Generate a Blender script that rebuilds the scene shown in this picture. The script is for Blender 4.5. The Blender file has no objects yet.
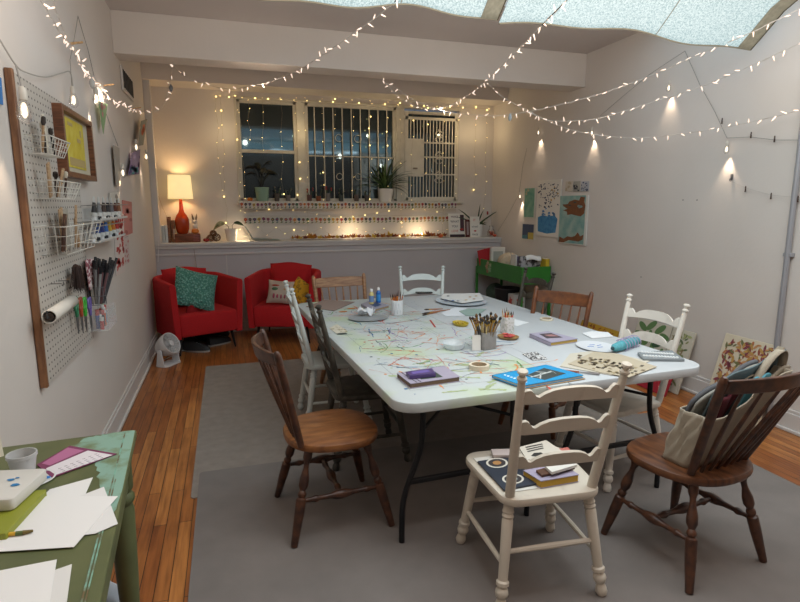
import bpy, bmesh, math, random
from mathutils import Vector, Matrix, Quaternion
rnd = random.Random(7)
PI = math.pi
SC = bpy.context.scene
COL = SC.collection
# ------------------------------------------------------------ camera
FPX, TH, YA, CH = 555.0, math.radians(9.8), math.radians(17.3), 1.53
cF = Vector((math.sin(YA)*math.cos(TH), math.cos(YA)*math.cos(TH), -math.sin(TH)))
cR = Vector((math.cos(YA), -math.sin(YA), 0)); cU = cR.cross(cF)
cam = bpy.data.cameras.new('camera'); camo = bpy.data.objects.new('camera', cam); COL.objects.link(camo)
camo.matrix_world = Matrix((( cR.x, cU.x, -cF.x, 0), (cR.y, cU.y, -cF.y, 0), (cR.z, cU.z, -cF.z, CH), (0, 0, 0, 1)))
cam.sensor_width = 36; cam.lens = FPX/800*36; cam.clip_start = 0.05; SC.camera = camo
def ray(px, py): return cF + cR*((px-400)/FPX) + cU*((301-py)/FPX)
CP = Vector((0, 0, CH))
# a point of the photograph on a real plane of the room (metres)
def AX(px, py, x): d = ray(px, py); return CP + d*(x/d.x)
def AY(px, py, y): d = ray(px, py); return CP + d*(y/d.y)
def AZ(px, py, z): d = ray(px, py); return CP + d*((z-CH)/d.z)
def AD(px, py, t): return CP + ray(px, py)*t
# room constants
XL, XR, YF, YB, YC, ZC = -0.79, 3.63, 6.97, 7.27, -1.6, 3.06
ZLEDGE = 1.095
TZ = 0.74
# ------------------------------------------------------------ materials
MATS = {}
def mat(name, col, rough=0.6, metal=0, noise=0, nscale=8, col2=None, bump=0, bscale=60, emit=0, ecol=None, alpha=1, trans=0, stretch=None, spec=None, detail=4, contrast=None, sheen=0):
    if name in MATS: return MATS[name]
    m = bpy.data.materials.new(name); m.use_nodes = True; nt = m.node_tree; b = nt.nodes['Principled BSDF']
    c4 = (*col, 1); b.inputs['Base Color'].default_value = c4
    b.inputs['Roughness'].default_value = rough; b.inputs['Metallic'].default_value = metal
    if spec is not None: b.inputs['Specular IOR Level'].default_value = spec
    if sheen: b.inputs['Sheen Weight'].default_value = sheen
    if trans: b.inputs['Transmission Weight'].default_value = trans
    if alpha < 1: b.inputs['Alpha'].default_value = alpha
    if emit:
        b.inputs['Emission Color'].default_value = (*(ecol or col), 1); b.inputs['Emission Strength'].default_value = emit
    L = nt.links
    if noise or bump or col2:
        tc = nt.nodes.new('ShaderNodeTexCoord'); mp = nt.nodes.new('ShaderNodeMapping'); L.new(tc.outputs['Object'], mp.inputs[0])
        if stretch: mp.inputs['Scale'].default_value = stretch
    if noise or col2:
        n = nt.nodes.new('ShaderNodeTexNoise'); n.inputs['Scale'].default_value = nscale; n.inputs['Detail'].default_value = detail; L.new(mp.outputs[0], n.inputs['Vector'])
        r = nt.nodes.new('ShaderNodeValToRGB'); L.new(n.outputs['Fac'], r.inputs[0])
        lo, hi = contrast or (0.3, 0.7)
        r.color_ramp.elements[0].position = lo; r.color_ramp.elements[1].position = hi
        k = noise or 0
        r.color_ramp.elements[0].color = (*[max(0, v*(1-k)) for v in col], 1)
        r.color_ramp.elements[1].color = (*(col2 if col2 else [min(1, v*(1+k)) for v in col]), 1)
        L.new(r.outputs[0], b.inputs['Base Color'])
    if bump:
        n2 = nt.nodes.new('ShaderNodeTexNoise'); n2.inputs['Scale'].default_value = bscale; L.new(mp.outputs[0], n2.inputs['Vector'])
        bp = nt.nodes.new('ShaderNodeBump'); bp.inputs['Strength'].default_value = bump; bp.inputs['Distance'].default_value = 0.01
        L.new(n2.outputs['Fac'], bp.inputs['Height']); L.new(bp.outputs[0], b.inputs['Normal'])
    MATS[name] = m; return m
def flat(h, rough=0.7, **k):      # plain colour from a hex string (sRGB)
    c = [int(h[i:i+2], 16)/255 for i in (0, 2, 4)]
    c = [v/12.92 if v <= .04045 else ((v+.055)/1.055)**2.4 for v in c]
    return mat('paint_'+h+str(round(rough*100)), c, rough, **k)
def srgb(h):
    c = [int(h[i:i+2], 16)/255 for i in (0, 2, 4)]
    return tuple(v/12.92 if v <= .04045 else ((v+.055)/1.055)**2.4 for v in c)
# ------------------------------------------------------------ mesh builder
class B:
    def __init__(s): s.b = bmesh.new(); s.mi = 0
    def _f(s, vs):
        try:
            f = s.b.faces.new(vs); f.material_index = s.mi; return f
        except ValueError: return None
    def box(s, c, d, rot=None, taper=1):
        vs = []
        M = rot if rot is not None else Matrix.Identity(3)
        for dz in (-.5, .5):
            k = taper if dz > 0 else 1
            for dx, dy in ((-.5, -.5), (.5, -.5), (.5, .5), (-.5, .5)):
                vs.append(s.b.verts.new(Vector(c) + M @ Vector((dx*d[0]*k, dy*d[1]*k, dz*d[2]))))
        for f in ((3, 2, 1, 0), (4, 5, 6, 7), (0, 1, 5, 4), (1, 2, 6, 5), (2, 3, 7, 6), (3, 0, 4, 7)): s._f([vs[i] for i in f])
        return s
    def bb(s, x0, y0, z0, x1, y1, z1): return s.box(((x0+x1)/2, (y0+y1)/2, (z0+z1)/2), (abs(x1-x0), abs(y1-y0), abs(z1-z0)))
    def tube(s, pts, r, seg=8, cap=True, closed=False):
        pts = [Vector(p) for p in pts]; n = len(pts)
        rs = r if isinstance(r, (list, tuple)) else [r]*n
        rings = []; prev = None
        for i, p in enumerate(pts):
            a = pts[i-1] if (i > 0 or closed) else p; c = pts[(i+1) % n] if (i < n-1 or closed) else p
            t = (c-a)
            t = t.normalized() if t.length > 1e-9 else Vector((0, 0, 1))
            if prev is None:
                u = t.cross(Vector((0, 0, 1)))
                if u.length < 1e-3: u = t.cross(Vector((1, 0, 0)))
                u.normalize()
            else:
                u = prev - t*prev.dot(t)
                if u.length < 1e-6: u = t.orthogonal()
                u.normalize()
            prev = u; v = t.cross(u)
            rings.append([s.b.verts.new(p + (u*math.cos(2*PI*k/seg) + v*math.sin(2*PI*k/seg))*max(rs[i], 1e-5)) for k in range(seg)])
        m = n if closed else n-1
        for i in range(m):
            A, C = rings[i], rings[(i+1) % n]
            for k in range(seg): s._f([A[k], A[(k+1) % seg], C[(k+1) % seg], C[k]])
        if cap and not closed: s._f(rings[0][::-1]); s._f(rings[-1])
        return s
    def turned(s, p0, p1, prof, seg=12):
        p0, p1 = Vector(p0), Vector(p1)
        return s.tube([p0.lerp(p1, t) for t, r in prof], [r for t, r in prof], seg)
    def lathe(s, prof, c=(0, 0, 0), seg=24, sx=1, sy=1, cap=True):
        rings = []
        for r, z in prof: rings.append([s.b.verts.new((c[0]+sx*max(r, 1e-5)*math.cos(2*PI*k/seg), c[1]+sy*max(r, 1e-5)*math.sin(2*PI*k/seg), c[2]+z)) for k in range(seg)])
        for A, C in zip(rings, rings[1:]):
            for k in range(seg): s._f([A[k], A[(k+1) % seg], C[(k+1) % seg], C[k]])
        if cap: s._f(rings[0][::-1]); s._f(rings[-1])
        return s
    def prism(s, poly, z0, z1, M=None, dome=None):
        M = M or Matrix.Identity(4)
        a = [s.b.verts.new(M @ Vector((x, y, z0))) for x, y in poly]; c = [s.b.verts.new(M @ Vector((x, y, z1))) for x, y in poly]
        n = len(poly)
        s._f(a[::-1]); s._f(c)
        for i in range(n): s._f([a[i], a[(i+1) % n], c[(i+1) % n], c[i]])
        return s
    def rprism(s, poly, z0, z1, e, M=None):           # prism with softly rounded top and bottom edges
        M = M or Matrix.Identity(4)
        cx = sum(p[0] for p in poly)/len(poly); cy = sum(p[1] for p in poly)/len(poly)
        rings = []
        for ins, z in ((e, z0), (e*.3, z0+e*.3), (0, z0+e), (0, z1-e), (e*.3, z1-e*.3), (e, z1)):
            r = []
            for x, y in poly:
                L = math.hypot(x-cx, y-cy) or 1; k = max(0, (L-ins)/L)
                r.append(s.b.verts.new(M @ Vector((cx+(x-cx)*k, cy+(y-cy)*k, z))))
            rings.append(r)
        n = len(poly)
        s._f(rings[0][::-1]); s._f(rings[-1])
        for A, C in zip(rings, rings[1:]):
            for i in range(n): s._f([A[i], A[(i+1) % n], C[(i+1) % n], C[i]])
        return s
    def sphere(s, c, r, seg=12, rings=8, sc=(1, 1, 1), M=None):
        M = M or Matrix.Identity(3)
        R = []
        for i in range(1, rings):
            a = PI*i/rings
            R.append([s.b.verts.new(Vector(c)+M @ Vector((r*sc[0]*math.sin(a)*math.cos(2*PI*k/seg), r*sc[1]*math.sin(a)*math.sin(2*PI*k/seg), r*sc[2]*math.cos(a)))) for k in range(seg)])
        t = s.b.verts.new(Vector(c)+M @ Vector((0, 0, r*sc[2]))); u = s.b.verts.new(Vector(c)-M @ Vector((0, 0, r*sc[2])))
        for k in range(seg): s._f([t, R[0][k], R[0][(k+1) % seg]]); s._f([u, R[-1][(k+1) % seg], R[-1][k]])
        for A, C in zip(R, R[1:]):
            for k in range(seg): s._f([A[k], C[k], C[(k+1) % seg], A[(k+1) % seg]])
        return s
    def quad(s, a, b, c, d): s._f([s.b.verts.new(Vector(v)) for v in (a, b, c, d)]); return s
    def poly(s, pts): s._f([s.b.verts.new(Vector(v)) for v in pts]); return s
    def grid(s, fn, nu, nv, closed_u=False):
        V = [[s.b.verts.new(fn(i/nu, j/nv)) for j in range(nv+1)] for i in range(nu if closed_u else nu+1)]
        m = nu
        for i in range(m):
            A = V[i]; C = V[(i+1) % len(V)]
            for j in range(nv): s._f([A[j], C[j], C[j+1], A[j+1]])
        return s
    def move(s, v):
        for p in s.b.verts: p.co += Vector(v)
        return s
    def xf(s, M):
        for p in s.b.verts: p.co = M @ p.co
        return s
    def done(s, name, mats, parent=None, smooth=True, bevel=0, seg=2, solid=0, sub=0, angle=40):
        bmesh.ops.recalc_face_normals(s.b, faces=s.b.faces) if not solid else None
        me = bpy.data.meshes.new(name); s.b.to_mesh(me); s.b.free()
        if not isinstance(mats, (list, tuple)): mats = [mats]
        for m in mats: me.materials.append(m)
        if smooth:
            me.polygons.foreach_set('use_smooth', [True]*len(me.polygons)); me.set_sharp_from_angle(angle=math.radians(angle))
        o = bpy.data.objects.new(name, me); COL.objects.link(o)
        if parent: o.parent = parent
        if solid: md = o.modifiers.new('solid', 'SOLIDIFY'); md.thickness = solid; md.offset = 0
        if sub: md = o.modifiers.new('sub', 'SUBSURF'); md.levels = sub; md.render_levels = sub
        if bevel: md = o.modifiers.new('bevel', 'BEVEL'); md.width = bevel; md.segments = seg; md.limit_method = 'ANGLE'; md.angle_limit = math.radians(35)
        return o
def rpoly(w, d, r, n=6, cx=0, cy=0):                  # rounded rectangle
    P = []
    for sx, sy, a0 in ((1, 1, 0), (-1, 1, 90), (-1, -1, 180), (1, -1, 270)):
        for i in range(n+1):
            a = math.radians(a0+90*i/n); P.append((cx+sx*(w/2-r)+r*math.cos(a), cy+sy*(d/2-r)+r*math.sin(a)))
    return P
def RZ(a): return Matrix.Rotation(a, 3, 'Z')
def rot3(rx=0, ry=0, rz=0): return (Matrix.Rotation(rz, 3, 'Z') @ Matrix.Rotation(ry, 3, 'Y') @ Matrix.Rotation(rx, 3, 'X'))
def prop(o, label=None, cat=None, group=None, kind=None):
    if label: o['label'] = label
    if cat: o['category'] = cat
    if group: o['group'] = group
    if kind: o['kind'] = kind
    return o
def thing(name, label, cat, loc=(0, 0, 0), rz=0, group=None, rot=None):
    o = bpy.data.objects.new(name, None); o.empty_display_size = .05; COL.objects.link(o); o.location = loc
    o.rotation_euler = rot if rot else (0, 0, rz)
    return prop(o, label, cat, group)
def one(o, label, cat, loc=None, rz=0, group=None, rot=None):
    if loc is not None: o.location = loc
    o.rotation_euler = rot if rot else (0, 0, rz)
    return prop(o, label, cat, group)
def struct(o): o['kind'] = 'structure'; return o
def kids(o): return [c for c in bpy.data.objects if c.parent == o]
def dup(o, parent=None):
    c = o.copy(); COL.objects.link(c); c.parent = parent
    for k in kids(o): dup(k, c)
    return c
def text_mesh(txt, size, m, parent, loc, rot, name='lettering', ext=0.0004, align='CENTER'):
    cu = bpy.data.curves.new('t', 'FONT'); cu.body = txt; cu.size = size; cu.extrude = ext; cu.align_x = align; cu.align_y = 'CENTER'
    o = bpy.data.objects.new('t', cu); COL.objects.link(o)
    bpy.context.view_layer.update()
    me = bpy.data.meshes.new_from_object(o.evaluated_get(bpy.context.evaluated_depsgraph_get()))
    bpy.data.objects.remove(o)
    me.materials.clear(); me.materials.append(m)
    n = bpy.data.objects.new(name, me); COL.objects.link(n); n.parent = parent; n.location = loc; n.rotation_euler = rot
    return n
# ------------------------------------------------------------ shared materials
wallm = mat('wall_paint', srgb('d3cbc4'), 0.75, noise=.03, nscale=1.5, bump=.08, bscale=30)
ceilm = mat('ceiling_paint', srgb('c2bab6'), 0.85, noise=.02, nscale=2)
trimm = mat('trim_paint', srgb('cfcac6'), 0.5, noise=.03, nscale=3)
black = mat('black_metal', srgb('1c1c1f'), 0.45, metal=.3)
white = flat('e8e6e2', .6)
def wood(name, c1, c2, rough=.4, stretch=(3, 30, 30), sc=3):
    return mat(name, srgb(c1), rough, col2=srgb(c2), nscale=sc, stretch=stretch, detail=6, noise=.0, contrast=(.35, .65))
brown = wood('brown_turned_wood', '34201a', '5a3826', .38, (6, 6, 6), 4)
brownseat = wood('brown_seat_wood', '6e4224', '8e5c34', .35, (3, 12, 3), 3)
darkseat = wood('dark_walnut_seat', '44281a', '6e4429', .35, (3, 14, 3), 3)
oak = wood('oak_wood', '7a5236', 'a47a55', .45, (3, 3, 20), 4)
redw = wood('reddish_wood', '55301c', '7c4826', .4, (5, 5, 5), 4)
darkw = mat('dark_olive_paint', srgb('37332c'), .5, col2=srgb('5c564b'), nscale=14, contrast=(.45, .8))
whitep = mat('white_chair_paint', srgb('d6d0c6'), .5, col2=srgb('c2bab0'), nscale=9, contrast=(.55, .75))
mintp = mat('pale_mint_paint', srgb('cfd6d2'), .5, noise=.05, nscale=8)
greyp = mat('pale_grey_paint', srgb('c4c8c4'), .5, noise=.06, nscale=9)
creamp = mat('aged_cream_paint', srgb('c9bfb0'), .5, col2=srgb('a89b8c'), nscale=12, contrast=(.6, .85))
paper = flat('e9e8e6', .8)
redf = mat('red_fabric', srgb('b01218'), .9, noise=.12, nscale=120, bump=.3, bscale=400)
# ------------------------------------------------------------ room shell
def floor_mat():
    m = bpy.data.materials.new('floor_boards'); m.use_nodes = True; nt = m.node_tree; L = nt.links; N = nt.nodes; b = N['Principled BSDF']
    tc = N.new('ShaderNodeTexCoord'); mp = N.new('ShaderNodeMapping'); mp.inputs['Rotation'].default_value = (0, 0, PI/2)
    L.new(tc.outputs['Object'], mp.inputs[0])
    br = N.new('ShaderNodeTexBrick'); L.new(mp.outputs[0], br.inputs['Vector'])
    br.inputs['Color1'].default_value = (*srgb('9a5a2a'), 1); br.inputs['Color2'].default_value = (*srgb('c07f42'), 1); br.inputs['Mortar'].default_value = (*srgb('3a1e0e'), 1)
    br.inputs['Scale'].default_value = 1; br.inputs['Mortar Size'].default_value = .0018; br.inputs['Brick Width'].default_value = .9; br.inputs['Row Height'].default_value = .058; br.offset = .37; br.inputs['Bias'].default_value = -.1
    mp2 = N.new('ShaderNodeMapping'); mp2.inputs['Scale'].default_value = (18, 1.2, 1); L.new(tc.outputs['Object'], mp2.inputs[0])
    n = N.new('ShaderNodeTexNoise'); n.inputs['Scale'].default_value = 3; n.inputs['Detail'].default_value = 8; L.new(mp2.outputs[0], n.inputs['Vector'])
    r = N.new('ShaderNodeValToRGB'); L.new(n.outputs['Fac'], r.inputs[0]); r.color_ramp.elements[0].position = .3; r.color_ramp.elements[0].color = (.45, .38, .34, 1); r.color_ramp.elements[1].position = .62; r.color_ramp.elements[1].color = (1, 1, 1, 1)
    mx = N.new('ShaderNodeMix'); mx.data_type = 'RGBA'; mx.blend_type = 'MULTIPLY'; mx.inputs[0].default_value = .8; L.new(br.outputs['Color'], mx.inputs[6]); L.new(r.outputs[0], mx.inputs[7])
    n3 = N.new('ShaderNodeTexNoise'); n3.inputs['Scale'].default_value = 1.7; n3.inputs['Detail'].default_value = 5; L.new(tc.outputs['Object'], n3.inputs['Vector'])
    r3 = N.new('ShaderNodeValToRGB'); L.new(n3.outputs['Fac'], r3.inputs[0]); r3.color_ramp.elements[0].position = .34; r3.color_ramp.elements[0].color = (.6, .5, .45, 1); r3.color_ramp.elements[1].position = .5; r3.color_ramp.elements[1].color = (1, 1, 1, 1)
    m2 = N.new('ShaderNodeMix'); m2.data_type = 'RGBA'; m2.blend_type = 'MULTIPLY'; m2.inputs[0].default_value = .7; L.new(mx.outputs[2], m2.inputs[6]); L.new(r3.outputs[0], m2.inputs[7])
    L.new(m2.outputs[2], b.inputs['Base Color']); b.inputs['Roughness'].default_value = .32
    bp = N.new('ShaderNodeBump'); bp.inputs['Strength'].default_value = .25; bp.inputs['Distance'].default_value = .003; L.new(br.outputs['Fac'], bp.inputs['Height']); bp.invert = True; L.new(bp.outputs[0], b.inputs['Normal'])
    return m
struct(B().bb(XL-.1, YC, -.08, XR+.1, YB+.1, 0).done('floor', floor_mat(), smooth=False))
struct(B().bb(XL-.1, YC, 0, XL, YB+.1, ZC+.3).done('wall_left', wallm, smooth=False))
struct(B().bb(XR, YC, 0, XR+.1, YB+.1, ZC+.3).done('wall_right', wallm, smooth=False))
struct(B().bb(XL, YC-.1, 0, XR, YC, ZC+.3).done('wall_near', mat('near_wall_paint', srgb('6a6460'), .8), smooth=False))  # unseen wall, colour darkened to dim its reflection in the panes
struct(B().bb(XL, YF, 0, XR, YF+.02, ZLEDGE-.03).done('wall_half', mat('half_wall_paint', srgb('bfbabb'), .6, noise=.03, nscale=2), smooth=False))
# recess back wall with three openings
WX0, WX1, WZ0, WZ1 = AY(241, 200, YB).x, AY(458, 200, YB).x, AY(300, 201, YB).z, 2.79
b = B(); b.bb(XL, YB, 0, WX0, YB+.1, ZC); b.bb(WX1, YB, 0, XR, YB+.1, ZC); b.bb(WX0, YB, 0, WX1, YB+.1, WZ0); b.bb(WX0, YB, WZ1, WX1, YB+.1, ZC)
struct(b.done('wall_back', wallm, smooth=False))
# ceiling with a skylight opening
SX0, SX1, SY0, SY1 = .2, 3.45, 1.0, 4.2
b = B(); zt = ZC+.3
b.bb(XL-.1, YC, ZC, SX0, YB+.1, zt); b.bb(SX1, YC, ZC, XR+.1, YB+.1, zt); b.bb(SX0, YC, ZC, SX1, SY0, zt); b.bb(SX0, SY1, ZC, SX1, YB+.1, zt)
struct(b.done('ceiling', ceilm, smooth=False))
# skylight glazing
gl = thing('window_4', None, None, ((SX0+SX1)/2, (SY0+SY1)/2, ZC+.25)); gl['kind'] = 'structure'
w, d = SX1-SX0, SY1-SY0
skyg = mat('skylight_glass', (.55, .75, .9), .2, emit=1.2, ecol=srgb('b9dcf2'))
B().box((0, 0, .06), (w, d, .01)).done('skylight_glazing', skyg, gl, smooth=False)
b = B()
for i in range(5): b.box((-w/2+w*i/4, 0, 0), (.05, d, .06))
for s in (-1, 0, 1): b.box((0, s*d/2, 0), (w, .05, .06))
b.done('skylight_frame', trimm, gl, smooth=False)
# beam, recess header, ledge cap and mouldings
struct(B().bb(XL, 5.2, 2.735, XR, 5.46, ZC).done('trim_1', wallm, smooth=False, bevel=.004))
struct(B().bb(XL, 6.88, 2.88, XR, YB, ZC).done('trim_2', wallm, smooth=False))
b = B(); b.bb(XL, 6.93, ZLEDGE-.035, XR, YB, ZLEDGE); b.bb(XL, 6.945, ZLEDGE-.07, XR, 6.97, ZLEDGE-.035)
struct(b.done('trim_3', trimm, smooth=False, bevel=.006))
b = B(); b.bb(XL, 6.955, ZLEDGE-.15, XR, 6.97, ZLEDGE-.125)
struct(b.done('trim_4', trimm, smooth=False, bevel=.004))
struct(B().bb(XL, 6.93, ZLEDGE, XL+.07, 7.03, 2.88).done('trim_5', trimm, smooth=False, bevel=.004))
for nm, x0, x1 in (('baseboard_left', XL, XL+.018), ('baseboard_right', XR-.018, XR)):
    b = B(); b.bb(x0, YC, 0, x1, YF, .13); xm = XL if nm.endswith('left') else XR
    s = 1 if nm.endswith('left') else -1
    b.bb(xm, YC, .13, xm+s*.011, YF, .155); b.bb(xm, YC, 0, xm+s*.032, YF, .022)
    struct(b.done(nm, trimm, smooth=False, bevel=.004))
b = B(); b.bb(XL, YF-.018, 0, XR, YF, .12); b.bb(XL, YF-.03, 0, XR, YF, .02)
struct(b.done('baseboard_back', trimm, smooth=False, bevel=.004))
# half wall panel seams (thin battens)
for px in (195, 226):
    x = AY(px, 250, YF).x
    struct(B().bb(x-.006, YF-.006, .12, x+.006, YF, ZLEDGE-.15).done('trim_%d' % (6 if px == 195 else 7), trimm, smooth=False))
# ------------------------------------------------------------ windows
wf = mat('window_frame_paint', srgb('cdc6b6'), .55, noise=.08, nscale=10)
glass = mat('window_glass', (.018, .02, .026), .05, spec=.5)
glass.node_tree.nodes['Principled BSDF'].inputs['IOR'].default_value = 2.3; glass.node_tree.nodes['Principled BSDF'].inputs['Specular Tint'].default_value = (.62, .88, 1, 1)
def wx(px): return AY(px, 150, YB).x
night = mat('night_outside', (.012, .013, .016), .9)
glowb = mat('shade_reflection', srgb('6fb4d8'), .6, emit=.35, ecol=srgb('7cc4ea'), noise=.2, nscale=20)
def window(n, x0, x1, z0, z1, rail=None, depth=.05):
    t = thing('window_%d' % n, None, None, ((x0+x1)/2, YB+.03, z0)); t['kind'] = 'structure'
    w = x1-x0; h = z1-z0; b = B(); fw = .035
    for s in (-1, 1): b.box((s*(w/2-fw/2), 0, h/2), (fw, depth, h))
    b.box((0, 0, h-fw/2), (w, depth, fw)); b.box((0, 0, fw/2), (w, depth, fw))
    if rail: b.box((0, 0, rail*h), (w-.02, depth*.9, .04))
    b.done('window_frame', wf, t, smooth=False, bevel=.003)
    B().box((0, .03, h/2), (w-.04, .006, h-.04)).done('glass_pane', glass, t, smooth=False)
    return t, w, h
xm1a, xm1b, xm2a, xm2b = wx(297), wx(306), wx(396), wx(404)
w1, ww, hh = window(1, WX0, xm1a, WZ0, WZ1, .50)
w2, ww2, hh2 = window(2, xm1b, xm2a, WZ0, WZ1)
w3, ww3, hh3 = window(3, xm2b, WX1, WZ0, WZ1-.03)
# security bars behind window two and the grille of window three
b = B()
for i in range(1, 10): b.box((-ww2/2+ww2*i/10, -.005, hh2/2), (.012, .012, hh2-.06))
b.box((0, -.005, hh2*.47), (ww2-.06, .014, .014))
for u in (-.14, .07): 
    pts = [(ww2*u+.045*math.cos(a*PI/8), -.012, hh2*.66+.045*math.sin(a*PI/8)) for a in range(16)]
    b.tube(pts, .004, 5, closed=True)
    pts = [(ww2*u+.04*math.cos(a*PI/8), -.012, hh2*.26+.04*math.sin(a*PI/8)) for a in range(16)]
    b.tube(pts, .004, 5, closed=True)
b.done('security_bars', wf, w2, smooth=True)
b = B(); 
for i in range(1, 15): 
    x = -ww3/2+.05+(ww3-.1)*i/15
    z0, z1 = .04, hh3-.1
    if i < 5:
        b.box((x, -.02, .04+.15), (.011, .014, .3)); b.box((x, -.02, hh3-.24), (.011, .014, .28))
    else: b.box((x, -.02, (z0+z1)/2), (.011, .014, z1-z0))
for z in (.05, .36, hh3*.5, hh3*.66, hh3-.1): b.box((ww3*.13, -.022, z), (ww3*.62, .014, .018))
b.box((-ww3*.29, -.02, hh3*.49), (ww3*.30, .018, hh3*.42))
b.box((0, -.02, .03), (ww3-.06, .02, .045)); b.box((0, -.02, hh3-.09), (ww3-.04, .02, .035))
for s in (-1, 1): b.box((s*(ww3/2-.035), -.02, hh3/2), (.05, .02, hh3))
for zz in (hh3*.28, hh3*.5, hh3*.74):
    for s in (-1, 1):
        pts = [(ww3*.13+s*.02+s*.1*math.sin(t*PI)*math.cos(t*4), -.035, zz+.1*(t-.5)*1.6) for t in [i/12 for i in range(13)]]
        b.tube(pts, .005, 5)
    pts = [(ww3*.13+.03*math.cos(a*PI/6), -.035, zz+.03*math.sin(a*PI/6)) for a in range(12)]
    b.tube(pts, .005, 5, closed=True)
b.done('security_grille', mat('grille_paint', srgb('ddd6c6'), .5, noise=.05), w3, smooth=False)
B().box((-ww3*.3, -.035, hh3*.37), (.06, .02, .02)).done('grille_latch', mat('rusty_latch', srgb('8a7d68'), .5), w3, bevel=.003)
# mullions and lintel strip between the windows
b = B(); b.bb(xm1a, YB-.02, WZ0, xm1b, YB+.06, WZ1); b.bb(xm2a, YB-.02, WZ0, xm2b, YB+.06, WZ1)
b.bb(WX0-.03, YB-.03, WZ1, WX1+.02, YB, WZ1+.03); b.bb(WX0-.03, YB-.02, WZ0-.02, WX0, YB, WZ1); b.bb(WX0-.03, YB-.04, WZ0-.035, WX1+.03, YB+.03, WZ0)
struct(b.done('trim_8', wf, smooth=False, bevel=.003))
# outside: a lit cloth awning and dark yard seen behind the panes
# ------------------------------------------------------------ pipe on right wall
pp = thing('wall_pipe', 'thin pale grey conduit pipe running up the right wall', 'pipe', AX(778, 335, XR-.03))
base = pp.location
top = AX(800, 150, XR-.03); 
B().tube([(0, 0, -base.z), (0, 0, ZC-base.z)], .018, 10).done('pipe_tube', mat('pipe_grey', srgb('a3a3a8'), .4, metal=.3), pp)
b = B()
for z in (.3, 1.2, 2.2): b.box((.012, 0, z-base.z), (.036, .06, .025))
b.done('pipe_clip', MATS['pipe_grey'], pp, bevel=.003)
# ------------------------------------------------------------ vent grille on the left wall
p0, p1 = AX(121, 70, XL+.01), AX(133, 97, XL+.01)
vt = thing('wall_vent', 'dark slotted air vent high on the left wall by the recess', 'vent', (XL+.01, (p0.y+p1.y)/2, (p0.z+p1.z)/2))
ly = abs(p1.y-p0.y)
B().box((0, 0, 0), (.014, ly, .2)).done('vent_frame', trimm, vt, bevel=.003)
b = B()
for i in range(7): b.box((.009, -ly/2+.06+(ly-.12)*i/6, 0), (.006, (ly-.12)/6*.55, .15))
b.done('vent_slot', flat('2a2a2c'), vt, smooth=False)
# ------------------------------------------------------------ rugs
rugm = mat('grey_rug', srgb('8b827a'), .95, noise=.09, nscale=14, bump=.4, bscale=500)
rugm2 = mat('grey_rug_near', srgb('7b7470'), .95, noise=.09, nscale=5, bump=.4, bscale=500)
one(B().prism(rpoly(3.1, 2.55, .02, 2), 0, .005).done('area_rug', rugm, smooth=False), 'flat grey rug lying further back, under the far half of the table', 'rug', (-.25+1.55, 4.19, 0))
one(B().prism(rpoly(3.15, 3.6, .02, 2), 0, .004).done('area_rug', rugm2, smooth=False), 'flat grey rug nearest the camera, overlapping the rug behind it', 'rug', (-.215+1.575, 1.4, .0055))
# ------------------------------------------------------------ skylight shades (cloth under the glazing)
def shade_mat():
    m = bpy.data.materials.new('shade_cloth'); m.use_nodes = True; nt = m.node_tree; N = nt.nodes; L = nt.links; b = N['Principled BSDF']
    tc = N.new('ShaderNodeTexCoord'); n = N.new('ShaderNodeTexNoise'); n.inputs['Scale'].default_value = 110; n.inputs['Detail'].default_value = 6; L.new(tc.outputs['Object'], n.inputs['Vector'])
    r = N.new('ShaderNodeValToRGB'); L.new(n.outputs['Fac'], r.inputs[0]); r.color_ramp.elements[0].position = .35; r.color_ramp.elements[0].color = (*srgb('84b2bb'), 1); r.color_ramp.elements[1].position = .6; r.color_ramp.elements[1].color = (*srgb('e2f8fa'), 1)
    b.inputs['Base Color'].default_value = (.22, .24, .24, 1); L.new(r.outputs[0], b.inputs['Emission Color']); b.inputs['Emission Strength'].default_value = .74; b.inputs['Roughness'].default_value = 1  # emission stands in for daylight coming through the cloth
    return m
shm = shade_mat(); hem = mat('shade_hem', srgb('6f6d62'), .95, noise=.25, nscale=40, emit=.24, ecol=srgb('b9b49a'))  # hem emission likewise imitates light seeping through the fabric
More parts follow.
